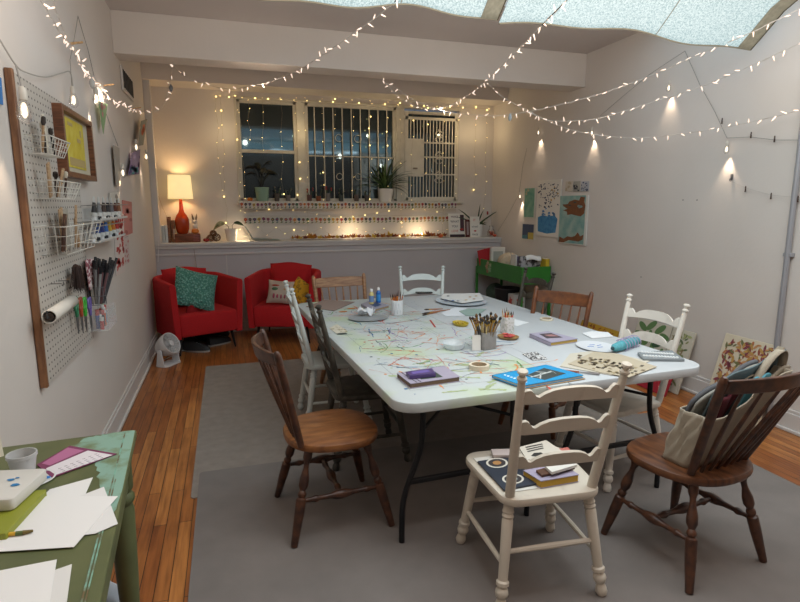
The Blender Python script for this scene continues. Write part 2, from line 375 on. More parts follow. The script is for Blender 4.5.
def shade(x0, x1, ph, label, hems=(0, 1)):
    # cloth profile: low far edge, rising toward the camera, then nearly level under the glazing
    prof = [(3.15, 2.60), (3.05, 2.68), (2.93, 2.78), (2.8, 2.84), (2.4, 2.87), (1.9, 2.85), (1.4, 2.88), (1.1, 2.92)]
    t = thing('skylight_shade', label, 'shade', (x0, 3.15, 2.6))
    def fn(u, v):
        k = v*(len(prof)-1); i = min(int(k), len(prof)-2); f = k-i
        y = prof[i][0]*(1-f)+prof[i+1][0]*f; z = prof[i][1]*(1-f)+prof[i+1][1]*f
        z += (-.018*math.sin(u*PI*2+ph)-.012*math.sin(u*PI*5+1+ph))*(1-v*.6)
        return Vector(((x1-x0)*u, y-3.15+.012*math.sin(u*7+ph)*(1-v), z-2.6))
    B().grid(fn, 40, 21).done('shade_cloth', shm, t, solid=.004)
    for e in hems:
        b = B(); su = 1 if e == 0 else -1; wd = .11/(x1-x0)
        b.grid(lambda u, v: fn(e+su*u*wd, v)-Vector((0, .004, .006)), 4, 21); b.done('shade_hem', hem, t, solid=.004)
        b = B(); b.tube([fn(e, i/21)-Vector((0, .004, .006)) for i in range(22)], .005, 6); b.done('hem_edge', mat('hem_dark', srgb('4a4234'), .9), t)
    B().tube([fn(i/20, 0)-Vector((0, 0, .004)) for i in range(21)], .005, 6).done('bottom_edge', mat('seam_tan', srgb('8b8574'), .9), t)
    B().tube([fn(.58, i/20)-Vector((0, .003, .006)) for i in range(21)], .0025, 5).done('shade_seam', mat('seam_tan', srgb('8b8574'), .9), t)
    B().tube([fn(i/20, .30)+Vector((0, 0, .012)) for i in range(21)], .010, 6).done('curtain_rod', mat('seam_tan', srgb('8b8574'), .9), t)
    return t
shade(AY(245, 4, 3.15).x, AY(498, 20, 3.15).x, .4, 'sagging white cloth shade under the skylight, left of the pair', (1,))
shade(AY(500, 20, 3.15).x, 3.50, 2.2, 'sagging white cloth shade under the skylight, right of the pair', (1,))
# ------------------------------------------------------------ tables
def scribble(b, w, x, y, ang, ln, steps=10, wob=.35):
    pts = [(x, y)]
    for i in range(steps):
        ang += rnd.uniform(-wob, wob); x += ln/steps*math.cos(ang); y += ln/steps*math.sin(ang); pts.append((x, y))
    for (x0, y0), (x1, y1) in zip(pts, pts[1:]):
        d = Vector((x1-x0, y1-y0, 0)); 
        if d.length < 1e-6: continue
        n = Vector((-d.y, d.x, 0)).normalized()*w*rnd.uniform(.3, 1.1)
        b.poly([Vector((x0, y0, TZ+.0008))-n, Vector((x1, y1, TZ+.0008))-n, Vector((x1, y1, TZ+.0008))+n, Vector((x0, y0, TZ+.0008))+n])
topm = mat('table_plastic', srgb('bcc0c3'), .45, noise=.025, nscale=5)
topm2 = mat('table_plastic_painted', srgb('bcc2c2'), .5, col2=srgb('b4c49c'), nscale=2.6, contrast=(.5, .72), noise=.01)
TR = math.radians(2.5); TC = Vector((1.39, 3.31, 0))
def table(side, label):
    ctr = TC + RZ(TR) @ Vector((side*.411, 0, 0))
    t = thing('folding_table', label, 'table', ctr, TR)
    W, Lh = .822, 2.51
    def pl(k):
        P = []
        for sx, sy, a0 in ((1, 1, 0), (-1, 1, 90), (-1, -1, 180), (1, -1, 270)):
            r = .1 if sx == side else .02
            for i in range(9):
                a = math.radians(a0+90*i/8); P.append((sx*(W/2-r)+r*math.cos(a), sy*(Lh/2-r)+r*math.sin(a)))
        return P
    B().rprism(pl(0), TZ-.045, TZ, .006).done('tabletop', topm2 if side < 0 else topm, t)
    B().rprism([(x*.9, y*.96) for x, y in pl(0)], TZ-.06, TZ-.045, .004).done('apron', flat('b9b9b7'), t)
    for e in (-1, 1):
        for s in (-1, 1):
            xt, xf = s*.23, s*.33
            y0 = e*1.07
            P = [(xt, y0, TZ-.06), (xt, y0, TZ-.20), (xt+s*.01, y0, TZ-.30), (xf-s*.02, y0, TZ-.47), (xf, y0, TZ-.56), (xf, y0, .012)]
            Q = []
            for i in range(len(P)-1):
                for k in range(4): Q.append(Vector(P[i]).lerp(Vector(P[i+1]), k/4))
            Q.append(Vector(P[-1]))
            for _ in range(3): Q = [Q[0]] + [(Q[i-1]+Q[i]*2+Q[i+1])/4 for i in range(1, len(Q)-1)] + [Q[-1]]
            B().tube(Q, .0135, 10).done('leg', black, t)
        B().box((0, e*1.07, .30), (.6, .022, .022)).done('crossbar', black, t, bevel=.003); B().box((0, e*1.07, TZ-.1), (.46, .022, .022)).done('crossbar', black, t, bevel=.003)
        b = B(); b.tube([(-.22, e*1.07, .55), (0, e*.85, TZ-.16)], .008, 8); b.tube([(.22, e*1.07, .55), (0, e*.85, TZ-.16)], .008, 8); b.tube([(0, e*.85, TZ-.16), (0, e*.45, TZ-.06)], .008, 8)
        b.done('brace', black, t)
    return t
ta = table(-1, 'left white folding table, its top covered in painted marks and doodles')
tb = table(1, 'right white folding table with a mostly clean top')
# paint marks on the left table (local to the table)
cols = ['c8543f', 'd98a4a', '4f8a4c', '8a6aa8', '56616b', 'c77f70', '3f6f9a', 'a8b48a']
for ci, h in enumerate(cols):
    b = B()
    for k in range(34 if ci in (0, 1, 5) else 20):
        x = rnd.uniform(-.34, .36); y = rnd.uniform(-1.15, .9)
        if ci == 7: scribble(b, .012, x, rnd.uniform(-1.2, -.7), rnd.uniform(-.6, .6), .12)
        else: scribble(b, rnd.choice((.0015, .0025, .005)), x, y, rnd.choice((0, .3, -.9, 2.2, 1.2))+rnd.uniform(-.3, .3), rnd.uniform(.05, .34), 9)
    for k in range(12): 
        x, y, r = rnd.uniform(-.34, .36), rnd.uniform(-1.15, .9), rnd.uniform(.003, .009)
        b.poly([(x+r*math.cos(a), y+r*math.sin(a), TZ+.0009) for a in [j*PI/4 for j in range(8)]])
    b.done('paint_mark', flat(h, .6), ta, smooth=False)
b = B()
for (x0, y0, x1, y1, w) in ((-.02, .55, .02, .3, .006), (.0, .55, .05, .32, .003), (.3, .02, .36, .25, .006), (.05, .22, .28, .3, .003)):
    d = Vector((x1-x0, y1-y0, 0)); n = Vector((-d.y, d.x, 0)).normalized()*w; a = Vector((x0, y0, TZ+.001)); c = Vector((x1, y1, TZ+.001))
    b.poly([a-n, c-n, c+n, a+n])
b.done('paint_mark', flat('b8433a', .6), ta, smooth=False)
b = B()
for i in range(9):
    x = -.3+.6*(i % 3)/2.2; y = -1.1+.75*(i//3)
    for (dx0, dy0, dx1, dy1) in ((0, 0, .25, 0), (.25, 0, .25, .5), (.25, .5, 0, .5), (0, .5, 0, 0)):
        a = Vector((x+dx0, y+dy0, TZ+.0006)); c = Vector((x+dx1, y+dy1, TZ+.0006)); n = Vector((-(c-a).y, (c-a).x, 0)).normalized()*.0008
        b.poly([a-n, c-n, c+n, a+n])
b.done('pencil_line', flat('8d8d92', .8), ta, smooth=False)
# ------------------------------------------------------------ chairs (local: front = +X, origin on the floor)
WLEG = [(0, .014), (.05, .02), (.11, .0205), (.16, .0125), (.22, .0125), (.32, .022), (.39, .0225), (.44, .013), (.465, .0195), (.49, .0195), (.51, .014), (.525, .0235), (.7, .0225), (1, .0155)]
LLEG = [(0, .02), (.08, .02), (.1, .0235), (.115, .019), (.14, .0235), (.16, .019), (.18, .022), (.55, .020), (.72, .0185), (.735, .025), (.765, .025), (.785, .016), (.805, .0235), (.84, .026), (.87, .022), (.89, .0155), (.93, .021), (.97, .023), (1, .018)]
POST = [(0, .019), (.3, .0185), (.62, .0165), (.88, .0145), (.915, .013), (.925, .018), (.938, .018), (.948, .010), (.962, .012), (.977, .0195), (.99, .018), (1, .007)]
STR = [(0, .009), (.12, .0105), (.17, .016), (.19, .016), (.22, .0105), (.36, .013), (.44, .021), (.5, .023), (.56, .021), (.64, .013), (.78, .0105), (.81, .016), (.83, .016), (.88, .0105), (1, .009)]
def windsor(label, m, seatm, loc, rz, nsp=6, bow=.05, seat=(.44, .46), back=(.28, .46, .90, .16), round_seat=True, group=None, proud=.012, crest_h=.055, splay=.075, inset=.035):
    t = thing('spindle_back_chair', label, 'chair', loc, rz, group)
    d, w = seat; SH = .45
    P = []
    for i in range(40):
        a = 2*PI*i/40; c, s_ = math.cos(a), math.sin(a)
        k = 1.0; e = 2.5 if round_seat else 4.0
        r = (abs(c)**e+abs(s_)**e)**(-1/e)
        ww = w/2*(1+.07*c)
        P.append((d/2*r*c, ww*r*s_))
    B().rprism(P, SH-.038, SH, .012).done('seat', seatm, t)
    bw, tw, bh, rake = back
    for sx in (-1, 1):
        for s in (-1, 1):
            top = (sx*d*.30, s*w*.30, SH-.03); bot = (sx*d*.30+sx*splay, s*w*.30+s*splay, .002)
            B().turned(top, bot, WLEG).done('leg', m, t)
    def lp(sx, s, z): k = (SH-.03-z)/(SH-.03); return Vector((sx*(d*.30+splay*k), s*(w*.30+splay*k), z))
    b = B()
    for s in (-1, 1): b.turned(lp(-1, s, .19), lp(1, s, .19), STR)
    b.turned(lp(-1, -1, .19).lerp(lp(1, -1, .19), .5), lp(-1, 1, .19).lerp(lp(1, 1, .19), .5), STR)
    b.done('stretcher', m, t)
    xb = -d/2+inset
    tops = []
    for s in (-1, 1):
        p0 = Vector((xb+.015, s*bw/2*1.15, SH-.01)); p1 = Vector((xb-rake, s*tw/2, bh+proud))
        B().turned(p0, p1, [(0, .0155), (.1, .0165), (.3, .0175), (.55, .0165), (.82, .0175), (.95, .0165), (.985, .013), (1, .006)]).done('back_post', m, t)
        tops.append(p1)
    # crest rail
    N = 16
    def crest(u, z): return Vector((xb-rake*(z-SH)/(bh-SH) - bow*(1-(2*u-1)**2), -tw/2+tw*u, z))
    b = B(); rows = []
    for i in range(N+1):
        u = .02+.96*i/N; zt = bh+.006*math.sin(PI*u); zb = bh-crest_h-.004*math.sin(PI*u)
        n = Vector((.0095, 0, 0))
        rows.append([b.b.verts.new(crest(u, zb)-n), b.b.verts.new(crest(u, zt)-n), b.b.verts.new(crest(u, zt)+n), b.b.verts.new(crest(u, zb)+n)])
    for A, C in zip(rows, rows[1:]):
        for k in range(4): b._f([A[k], A[(k+1) % 4], C[(k+1) % 4], C[k]])
    b._f(rows[0]); b._f(rows[-1][::-1])
    b.done('crest_rail', m, t, bevel=.004)
    for i in range(nsp):
        u = (i+1)/(nsp+1)
        p1 = crest(u, bh-crest_h+.005); p0 = Vector((xb+.012-.012*(1-(2*u-1)**2), bw*1.1*(u-.5), SH-.005))
        B().turned(p0, p1, [(0, .0065), (.2, .008), (.45, .0095), (.7, .008), (1, .0055)], 8).done('spindle', m, t)
    return t
def slat_poly(w):
    T = [(-1, .048), (-.93, .058), (-.86, .061), (-.80, .053), (-.74, .038), (-.68, .035), (-.58, .050), (-.42, .064), (-.22, .071), (0, .073)]
    T = T + [(-u, z) for u, z in T[-2::-1]]
    Bt = [(1, .006), (.9, 0), (.8, .004), (.5, .012), (0, .018), (-.5, .012), (-.8, .004), (-.9, 0), (-1, .006)]
    return [(u*w/2, z) for u, z in T] + [(u*w/2, z) for u, z in Bt]
def ladder(label, m, loc, rz, slats=3, bh=.985, rake=.13, seat=(.42, .43), pw=(.34, .395), group=None, spl=.082, hgt=1.0):
    t = thing('ladder_back_chair', label, 'chair', loc, rz, group)
    d, w = seat; SH = .443
    P = []
    for (x, y), r in (((d/2, w/2), .07), ((-d/2, w/2*.9), .07), ((-d/2, -w/2*.9), .07), ((d/2, -w/2), .07)):
        sx, sy = (1 if x > 0 else -1), (1 if y > 0 else -1)
        a0 = {(1, 1): 0, (-1, 1): 90, (-1, -1): 180, (1, -1): 270}[(sx, sy)]
        for i in range(7):
            a = math.radians(a0+15*i); P.append((x-sx*r+r*math.cos(a), y-sy*r+r*math.sin(a)))
    B().rprism(P, SH-.036, SH, .012).done('seat', m, t)
    def lp(sx, s, z): k = (SH-.03-z)/(SH-.03); ww = w/2-.055 if sx > 0 else w/2-.065; return Vector((sx*(d/2-.055+spl*.8*k), s*(ww+spl*.6*k), z))
    for sx in (-1, 1):
        for s in (-1, 1): B().turned(lp(sx, s, SH-.03), lp(sx, s, .002), LLEG).done('leg', m, t)
    b = B()
    for s in (-1, 1): b.turned(lp(-1, s, .17), lp(1, s, .17), [(0, .009), (.5, .012), (1, .009)], 8)
    for sx in (-1, 1): b.turned(lp(sx, -1, .22), lp(sx, 1, .22), [(0, .009), (.5, .0125), (1, .009)], 8)
    b.done('stretcher', m, t)
    p0 = [Vector((-d/2+.04, s*pw[0]/2, SH-.01)) for s in (-1, 1)]; p1 = [Vector((-d/2+.04-rake, s*pw[1]/2, bh)) for s in (-1, 1)]
    for a, c in zip(p0, p1): B().turned(a, c, POST).done('back_post', m, t)
    for k in range(slats):
        f = [.30, .57, .80][k] if slats == 3 else [.42, .76][k]
        c = (p0[0]+p0[1])/2; e = (p1[0]+p1[1])/2; q = c.lerp(e, f); w_ = pw[0]+(pw[1]-pw[0])*f-.008
        b = B(); poly = slat_poly(w_); M = Matrix.Rotation(-math.atan2(rake, bh-SH), 4, 'Y')
        fr, bk = [], []
        for y, z in poly:
            cur = -.022*(1-(2*y/w_)**2)
            fr.append(b.b.verts.new(Vector((q.x, 0, q.z)) + M.to_3x3() @ Vector((cur+.007, y, z-.03)))); bk.append(b.b.verts.new(Vector((q.x, 0, q.z)) + M.to_3x3() @ Vector((cur-.007, y, z-.03))))
        n = len(poly)
        # quads strips between top and bottom outlines so the curved board stays clean
        top = list(range(0, 19)); 
        def strip(V, flip):
            lo = []
            for i in top:
                y, z = poly[i]; u = y/(w_/2)
                zz = .018*(1-u*u)*1.0 if abs(u) < .9 else .004
                cur = -.022*(1-u*u)
                lo.append(b.b.verts.new(Vector((q.x, 0, q.z)) + M.to_3x3() @ Vector((cur+(.007 if not flip else -.007), y, zz-.03))))
            for i in range(18):
                f4 = [V[i], V[i+1], lo[i+1], lo[i]]; b._f(f4 if flip else f4[::-1])
            return lo
        for v in fr[19:]+bk[19:]: b.b.verts.remove(v)
        lf = strip(fr, False); lb = strip(bk, True)
        for i in range(18): b._f([fr[i], fr[i+1], bk[i+1], bk[i]]); b._f([lf[i], lf[i+1], lb[i+1], lb[i]])
        b._f([fr[0], bk[0], lb[0], lf[0]]); b._f([fr[18], bk[18], lb[18], lf[18]])
        b.done('back_slat', m, t, smooth=True, angle=50)
    return t
D = math.radians
c1 = windsor('brown wooden spindle-back chair pulled out at the near left of the table, empty seat', brown, brownseat, (.44, 2.57, .0105), D(4), bow=.065, seat=(.45, .46), back=(.28, .46, .90, .09), splay=.10)
c10 = windsor('dark brown spindle-back chair at the near right with a canvas tote bag on its seat', brown, darkseat, (1.885, 1.80, .0105), D(98), seat=(.45, .48), bow=.065, back=(.28, .59, .915, .175), splay=.09, inset=.08)
c9 = ladder('cream painted ladder-back chair in the foreground with notebooks on its seat', creamp, (1.155, 1.885, .0105), D(85), 3, seat=(.43, .46), bh=.975)
c8 = ladder('white ladder-back chair on the right side of the table in front of the plant painting', whitep, (2.075, 2.55, .0105), D(188), 3)
c2 = ladder('pale grey ladder-back chair on the left side of the table, beyond the dark one', greyp, (.69, 3.86, .0065), D(0), 3)
c3 = ladder('dark grey-brown ladder-back chair on the left side of the table', darkw, (.76, 3.19, .0065), D(0), 3)
c4 = windsor('light oak spindle-back chair at the far end of the table by the red armchair', oak, oak, (.955, 4.45, .0065), D(-83), bow=.02, round_seat=False, seat=(.42, .44), back=(.36, .46, .90, .12), crest_h=.075, nsp=6, proud=.03)
c5 = ladder('white painted ladder-back chair at the far end of the table facing the camera', mintp, (1.62, 4.48, .0065), D(-104), 3, bh=.975)
c6 = ladder('dark olive ladder-back chair at the far right beside the green metal planter', darkw, (2.26, 4.15, .0065), D(185), 3, bh=.975)
c7 = windsor('reddish brown spindle-back chair with a straight crest rail on the right of the table', redw, redw, (2.05, 3.27, .0065), D(212), bow=.02, round_seat=False, seat=(.40, .42), back=(.34, .42, .90, .13), crest_h=.08, nsp=5, proud=.03)
# ------------------------------------------------------------ armchairs
redpipe = mat('dark_red_fabric', srgb('8d0d12'), .9, bump=.2, bscale=300)
def armchair(label, loc, rz):
    t = thing('red_armchair', label, 'armchair', loc, rz, None)
    W, Dp, th = .75, .72, .065
    # shell path: front-left -> back -> front-right, corner rounded
    def path(off):
        P = []; hw = W/2-off; hd = Dp/2-off; r = .22-off
        P.append((Dp/2-.0, -hw+.0))
        for i in range(9):
            a = D(-90-90*i/8); P.append((-hd+r+r*math.cos(a), -hw+r+r*math.sin(a)))
        for i in range(9):
            a = D(180-90*i/8); P.append((-hd+r+r*math.cos(a), hw-r+r*math.sin(a)))
        P.append((Dp/2, hw))
        return P
    out, inn = path(0), path(th)
    b = B(); rows = []
    n = len(out)
    for i in range(n):
        o_, i_ = Vector((*out[i], 0)), Vector((*inn[i], 0))
        zt = .755 + .03*max(0, 1-(out[i][0]+Dp/2)/Dp)
        zb = .185
        fl = .015*((out[i][0]+Dp/2)/Dp)
        side = Vector((0, (1 if out[i][1] > 0 else -1)*fl, 0))
        R = []
        for k, (f, z) in enumerate(((0, zb), (0, zb+.25), (0, zt-.03), (.15, zt-.008), (.5, zt), (.85, zt-.008), (1, zt-.03), (1, zb+.25), (1, zb))):
            p = o_.lerp(i_, f); zz = z; p = p + side*((z-zb)/(zt-zb)) - side*(1-(z-zb)/(zt-zb)); R.append(b.b.verts.new((p.x, p.y, zz)))
        rows.append(R)
    for A, C in zip(rows, rows[1:]):
        for k in range(9): b._f([A[k], A[(k+1) % 9], C[(k+1) % 9], C[k]])
    b._f(rows[0]); b._f(rows[-1][::-1])
    b.done('shell', redf, t, bevel=.006)
    B().rprism(rpoly(Dp-th*.6, W-2*th-.005, .03, 4, .03), .20, .43, .03).done('seat_cushion', redf, t)
    def pil(u, v):
        x = (u-.5)*2; z = (v-.5)*2; th_ = .07*(1-x**4)*(1-z**4)
        return th_
    b = B(); w, h = .50, .42
    for s in (-1, 1):
        b.grid(lambda u, v: Vector((-.16-.12*v+s*pil(u, v), (u-.5)*w*(1-.05*math.sin(v*PI)), .435+v*h+.012*math.cos((u-.5)*PI*2)-.02*u*v)), 14, 12)
    bmesh.ops.remove_doubles(b.b, verts=b.b.verts, dist=.001)
    b.done('back_cushion', redf, t)
    for sx in (-1, 1):
        for s in (-1, 1): B().turned((sx*.27, s*.27, .2), (sx*.29, s*.30, .002), [(0, .016), (1, .008)], 10).done('leg', black, t)
    return t
armchair('red tub armchair in the corner by the white fan, holding a teal cushion', (-.355, 6.33, 0), D(-66))
armchair('red tub armchair right of its twin, holding a cream and a yellow cushion', (.64, 6.46, 0), D(-108))
def cushion(name, label, m, loc, rot, w, h, th, extra=None):
    b = B()
    for s in (-1, 1):
        b.grid(lambda u, v: Vector((s*th*(max(0, 1-abs(2*u-1)**3)*max(0, 1-abs(2*v-1)**3))**.6, (u-.5)*w*(1-.07*math.sin(v*PI)), (v-.5)*h*(1-.07*math.sin(u*PI)))), 18, 18)
    bmesh.ops.remove_doubles(b.b, verts=b.b.verts, dist=.001)
    t = thing(name, label, 'cushion', loc, rot=rot)
    b.done('cushion_cover', m, t)
    return t
def knit_mat():
    m = mat('teal_knit', srgb('5f9a8c'), .95)
    nt = m.node_tree; N = nt.nodes; L = nt.links; tc = N.new('ShaderNodeTexCoord'); v = N.new('ShaderNodeTexVoronoi'); v.inputs['Scale'].default_value = 45; L.new(tc.outputs['Object'], v.inputs['Vector'])
    r = N.new('ShaderNodeValToRGB'); r.color_ramp.elements[0].color = (*srgb('8fc4b6'), 1); r.color_ramp.elements[1].color = (*srgb('4a8577'), 1); r.color_ramp.elements[1].position = .6; L.new(v.outputs['Distance'], r.inputs[0]); L.new(r.outputs[0], N['Principled BSDF'].inputs['Base Color'])
    bp = N.new('ShaderNodeBump'); bp.inputs['Distance'].default_value = .02; bp.invert = True; L.new(v.outputs['Distance'], bp.inputs['Height']); L.new(bp.outputs[0], N['Principled BSDF'].inputs['Normal'])
    return m
cushion('knitted_cushion', 'teal knitted cushion leaning in the left red armchair', knit_mat(), (-.34, 6.17, .655), (D(-20), D(-28), D(-64)), .45, .44, .075)
cushion('small_cushion', 'small dark red cushion lying under the teal cushion', redpipe, (-.36, 6.12, .475), (D(80), D(10), D(-40)), .3, .2, .045)
cc = cushion('printed_cushion', 'cream cushion with coloured printed letters in the right red armchair', mat('cream_canvas', srgb('b3a394'), .9, noise=.06), (.555, 6.26, .57), (D(-6), D(-24), D(-100)), .30, .27, .06)
for i, (y, z, w_, h_, c) in enumerate(((-.06, .06, .09, .022, 'a8402f'), (-.06, .02, .08, .04, '4b6a4a'), (.06, .06, .07, .02, 'a8402f'), (.05, .02, .06, .02, 'c98a3a'), (-.07, -.06, .025, .06, 'a0465a'), (-.03, -.06, .025, .05, 'a0465a'), (.01, -.06, .02, .06, 'a0465a'), (.05, -.06, .02, .05, 'a0465a'), (.085, -.06, .018, .06, 'a0465a'))):
    B().sphere((.050, y, z), .5, 12, 6, (.03, w_, h_)).done('printed_letter', flat(c, .9), cc)
cushion('yellow_cushion', 'mustard yellow patterned cushion in the right red armchair', mat('mustard_fabric', srgb('c9951f'), .9, col2=srgb('8f6a1c'), nscale=30, contrast=(.5, .6)), (.765, 6.22, .575), (D(-32), D(-30), D(-115)), .28, .26, .055)
# ------------------------------------------------------------ ledge objects
def sit(px, py_base, y, z=ZLEDGE): p = AY(px, py_base, y); return Vector((p.x, y, z))
def hpx(px, py0, py1, y): return AY(px, py0, y).z-AY(px, py1, y).z
def wpx(px0, px1, py, y): return AY(px1, py, y).x-AY(px0, py, y).x
warmb = mat('fairy_bulb', (1, .85, .5), .3, emit=4.5, ecol=(1, .70, .24))
leafg = mat('leaf_green', srgb('3f5a2c'), .55, col2=srgb('6f8a4a'), nscale=12)
darkleaf = mat('leaf_dark', srgb('24341f'), .5, col2=srgb('3c5230'), nscale=12)
# lamp on a wooden box
yl = 7.11
bx = thing('wooden_box', 'low reddish wooden box under the orange lamp', 'box', sit(188, 238, yl))
bw_, bh_ = wpx(175, 200, 235, yl), .10
B().rprism(rpoly(bw_, .17, .006, 2), 0, bh_, .004).done('box_body', wood('box_wood', '5a2e1a', '8a4a2c', .5, (3, 20, 20)), bx)
b = B()
for i in range(4): b.box((bw_/2-.04, -.087, .02+i*.02), (.07, .004, .006))
b.done('box_vent', flat('9a5a5a'), bx, smooth=False)
lx = AY(183, 236, yl).x
lamp = thing('table_lamp', 'lit table lamp with an orange bottle base and cream shade', 'lamp', (lx, yl, ZLEDGE+bh_))
sc = hpx(183, 200, 231, yl)      # base height to shade bottom
orange = mat('orange_glaze', srgb('b03a10'), .15, noise=.15, nscale=3)
B().lathe([(.045, 0), (.06, .01), (.075, .06), (.08, .12), (.078, .17), (.06, .215), (.035, .25), (.024, .29), (.02, .36), (.018, .43), (.012, .44)], seg=28).done('lamp_base', orange, lamp)
B().lathe([(.012, .43), (.014, .45), (.014, .49), (.008, .50)], seg=12).done('lamp_socket', mat('brass', srgb('a8843c'), .3, metal=1), lamp)
shadem = mat('lamp_shade', srgb('e8dcb8'), .9, emit=.85, ecol=srgb('ffdf9a'))
B().lathe([(.138, .405), (.122, .68)], seg=36, cap=False).done('lamp_shade', shadem, lamp, solid=.003)
b = B(); b.tube([(.138*math.cos(a), .138*math.sin(a), .405) for a in [i*PI/18 for i in range(36)]], .003, 5, closed=True); b.done('shade_rim', flat('d8c9a0'), lamp)
b = B(); b.sphere((0, 0, .53), .03, 12, 8); b.done('lamp_bulb', mat('lamp_bulb_glow', (1, .8, .5), .3, emit=25, ecol=(1, .6, .28)), lamp)
# books at the far left
for i, (px, w_, h_, c, lab) in enumerate(((161.5, .028, .20, 'd9dde0', 'thin pale book at the left end of the ledge'), (164.5, .03, .20, 'b8c0c4', 'grey book, second from the left end of the ledge'), (167.5, .025, .20, 'cfd8dc', 'pale blue-grey book, third from the left end of the ledge'))):
    t = thing('book', lab, 'book', sit(px, 238, 7.12), group='upright books at the left end of the ledge')
    B().box((0, 0, h_/2), (w_, .14, h_)).done('book_cover', flat(c), t, bevel=.002)
    B().box((0, .003, h_/2), (w_-.008, .137, h_+.001)).done('pages', paper, t)
t = thing('wooden_block', 'thick brown wooden block standing left of the orange lamp', 'frame', sit(172, 238, 7.12))
b = B(); b.box((-.022, 0, .15), (.035, .13, .30)); b.box((.022, 0, .13), (.035, .13, .26)); b.done('block_body', wood('walnut', '5c3420', '8b5a38', .5), t, bevel=.004)
B().box((.035, -.068, .1), (.02, .004, .12)).done('block_label', flat('b8a594'), t)
# rabbit figure with orange base
t = thing('rabbit_ornament', 'small white rabbit ornament with tall ears and an orange base on the wooden box', 'ornament', Vector((AY(195.3, 231, 7.12).x, 7.12, ZLEDGE+bh_)))
B().lathe([(.025, 0), (.042, .012), (.044, .03), (.035, .05), (.02, .055)], seg=20).done('base', flat('d9822a', .4), t)
b = B(); b.sphere((0, 0, .085), .034, 14, 10, (1, .9, 1.1)); b.sphere((.002, -.005, .14), .026, 14, 10); b.done('body', flat('d8d2c8', .5), t)
for s in (-1, 1): B().tube([(s*.012, 0, .155), (s*.02, 0, .19), (s*.028, .004, .235)], [.008, .011, .003], 8).done('ear', mat('ear_brown', srgb('6a5a48'), .6), t)
B().sphere((.008, -.028, .145), .004, 8, 6).done('eye', flat('202020', .3), t)
# apple and pinecone house
def apple(px, y, r, m, label, name='small_pumpkin', z=ZLEDGE, group=None, ribs=8, py=238):
    p = sit(px, py, y, z); t = thing(name, label, 'ornament', p, group=group)
    def fn(u, v):
        a = v*2*PI; ph = PI*u; rr = r*math.sin(ph)*(1+.07*math.cos(a*ribs)); return Vector((rr*math.cos(a), rr*math.sin(a), r*.8+ -r*.8*math.cos(ph) - (.25*r*(math.exp(-((ph-PI)/.5)**2)))))
    B().grid(fn, 12, 32).done('fruit_body', m, t)
    B().tube([(0, 0, r*1.25), (.003, 0, r*1.6), (.009, 0, r*1.9)], [.005, .004, .003], 6).done('stem', flat('5a4a2a'), t)
    return t
apple(206, 7.05, .032, mat('red_gloss', srgb('8e1414'), .25), 'small dark red pumpkin ornament right of the orange lamp')
t = thing('pinecone', 'brown cluster of pine cones beside the small red ornament', 'ornament', sit(213.5, 238, 7.12))
b = B()
for (cx_, cz, r) in ((-.03, .045, .04), (.035, .05, .045), (0, .10, .035)):
    for k in range(60):
        a = k*2.4; z = -1+2*k/60; q = math.sqrt(1-z*z)
        b.sphere((cx_+r*q*math.cos(a), r*q*math.sin(a), cz+r*z), .009, 6, 4, (1, 1, .6))
b.done('cone_scales', mat('pinecone_brown', srgb('6a4630'), .8, noise=.3, nscale=60), t)
# white pot with big leaf
def leafblade(b, p0, direction, L, w, droop, roll=0, seg=9, curl=.3):
    p = Vector(p0); d = Vector(direction).normalized(); side = d.cross(Vector((0, 0, 1)))
    if side.length < .05: side = Vector((1, 0, 0))
    side.normalize(); side = Quaternion(d, roll) @ side
    rows = []
    for i in range(seg+1):
        u = i/seg; ww = w*math.sin(PI*min(1, u*.93+.07))**.8*(1 if u < 1 else .1)
        up = side.cross(d)
        rows.append([b.b.verts.new(p-side*ww+up*ww*curl), b.b.verts.new(p), b.b.verts.new(p+side*ww+up*ww*curl)])
        d = (d+Vector((0, 0, -droop/seg))).normalized(); p = p+d*(L/seg)
    for A, C in zip(rows, rows[1:]):
        for k in (0, 1): b._f([A[k], A[k+1], C[k+1], C[k]])
def pot(t, r0, r1, h, m, soil=True, sides=28):
    B().lathe([(r0*.92, 0), (r0, .006), (r1, h-.012), (r1+.004, h-.006), (r1, h), (r1-.008, h), (r1-.012, h-.03)], seg=sides).done('pot', m, t)
    if soil: B().lathe([(r1-.013, h-.03), (.001, h-.022)], seg=20).done('soil', mat('soil', srgb('2c2119'), 1, noise=.4, nscale=80), t)
wpot = flat('dcd9d4', .4)
t = thing('potted_plant', 'white pot with two drooping broad leaves on the ledge left of the windows', 'plant', sit(231.5, 239, 7.1))
pot(t, .056, .076, .155, wpot)
b = B(); b.tube([(-.02, 0, .12), (-.03, 0, .18), (-.07, 0, .215)], .004, 6); b.tube([(.02, 0, .12), (.015, 0, .19), (.04, 0, .22)], .004, 6); b.done('stem', flat('4a4a34'), t)
b = B(); leafblade(b, (-.07, 0, .215), (-1, -.1, .1), .17, .045, 1.3, roll=1.0); b.done('leaf', mat('variegated_leaf', srgb('6a7048'), .5, col2=srgb('cfc9a0'), nscale=30), t, solid=.001)
b = B(); leafblade(b, (.04, 0, .22), (1, 0, .15), .12, .026, .8, roll=1.0); b.done('leaf', darkleaf, t, solid=.001)
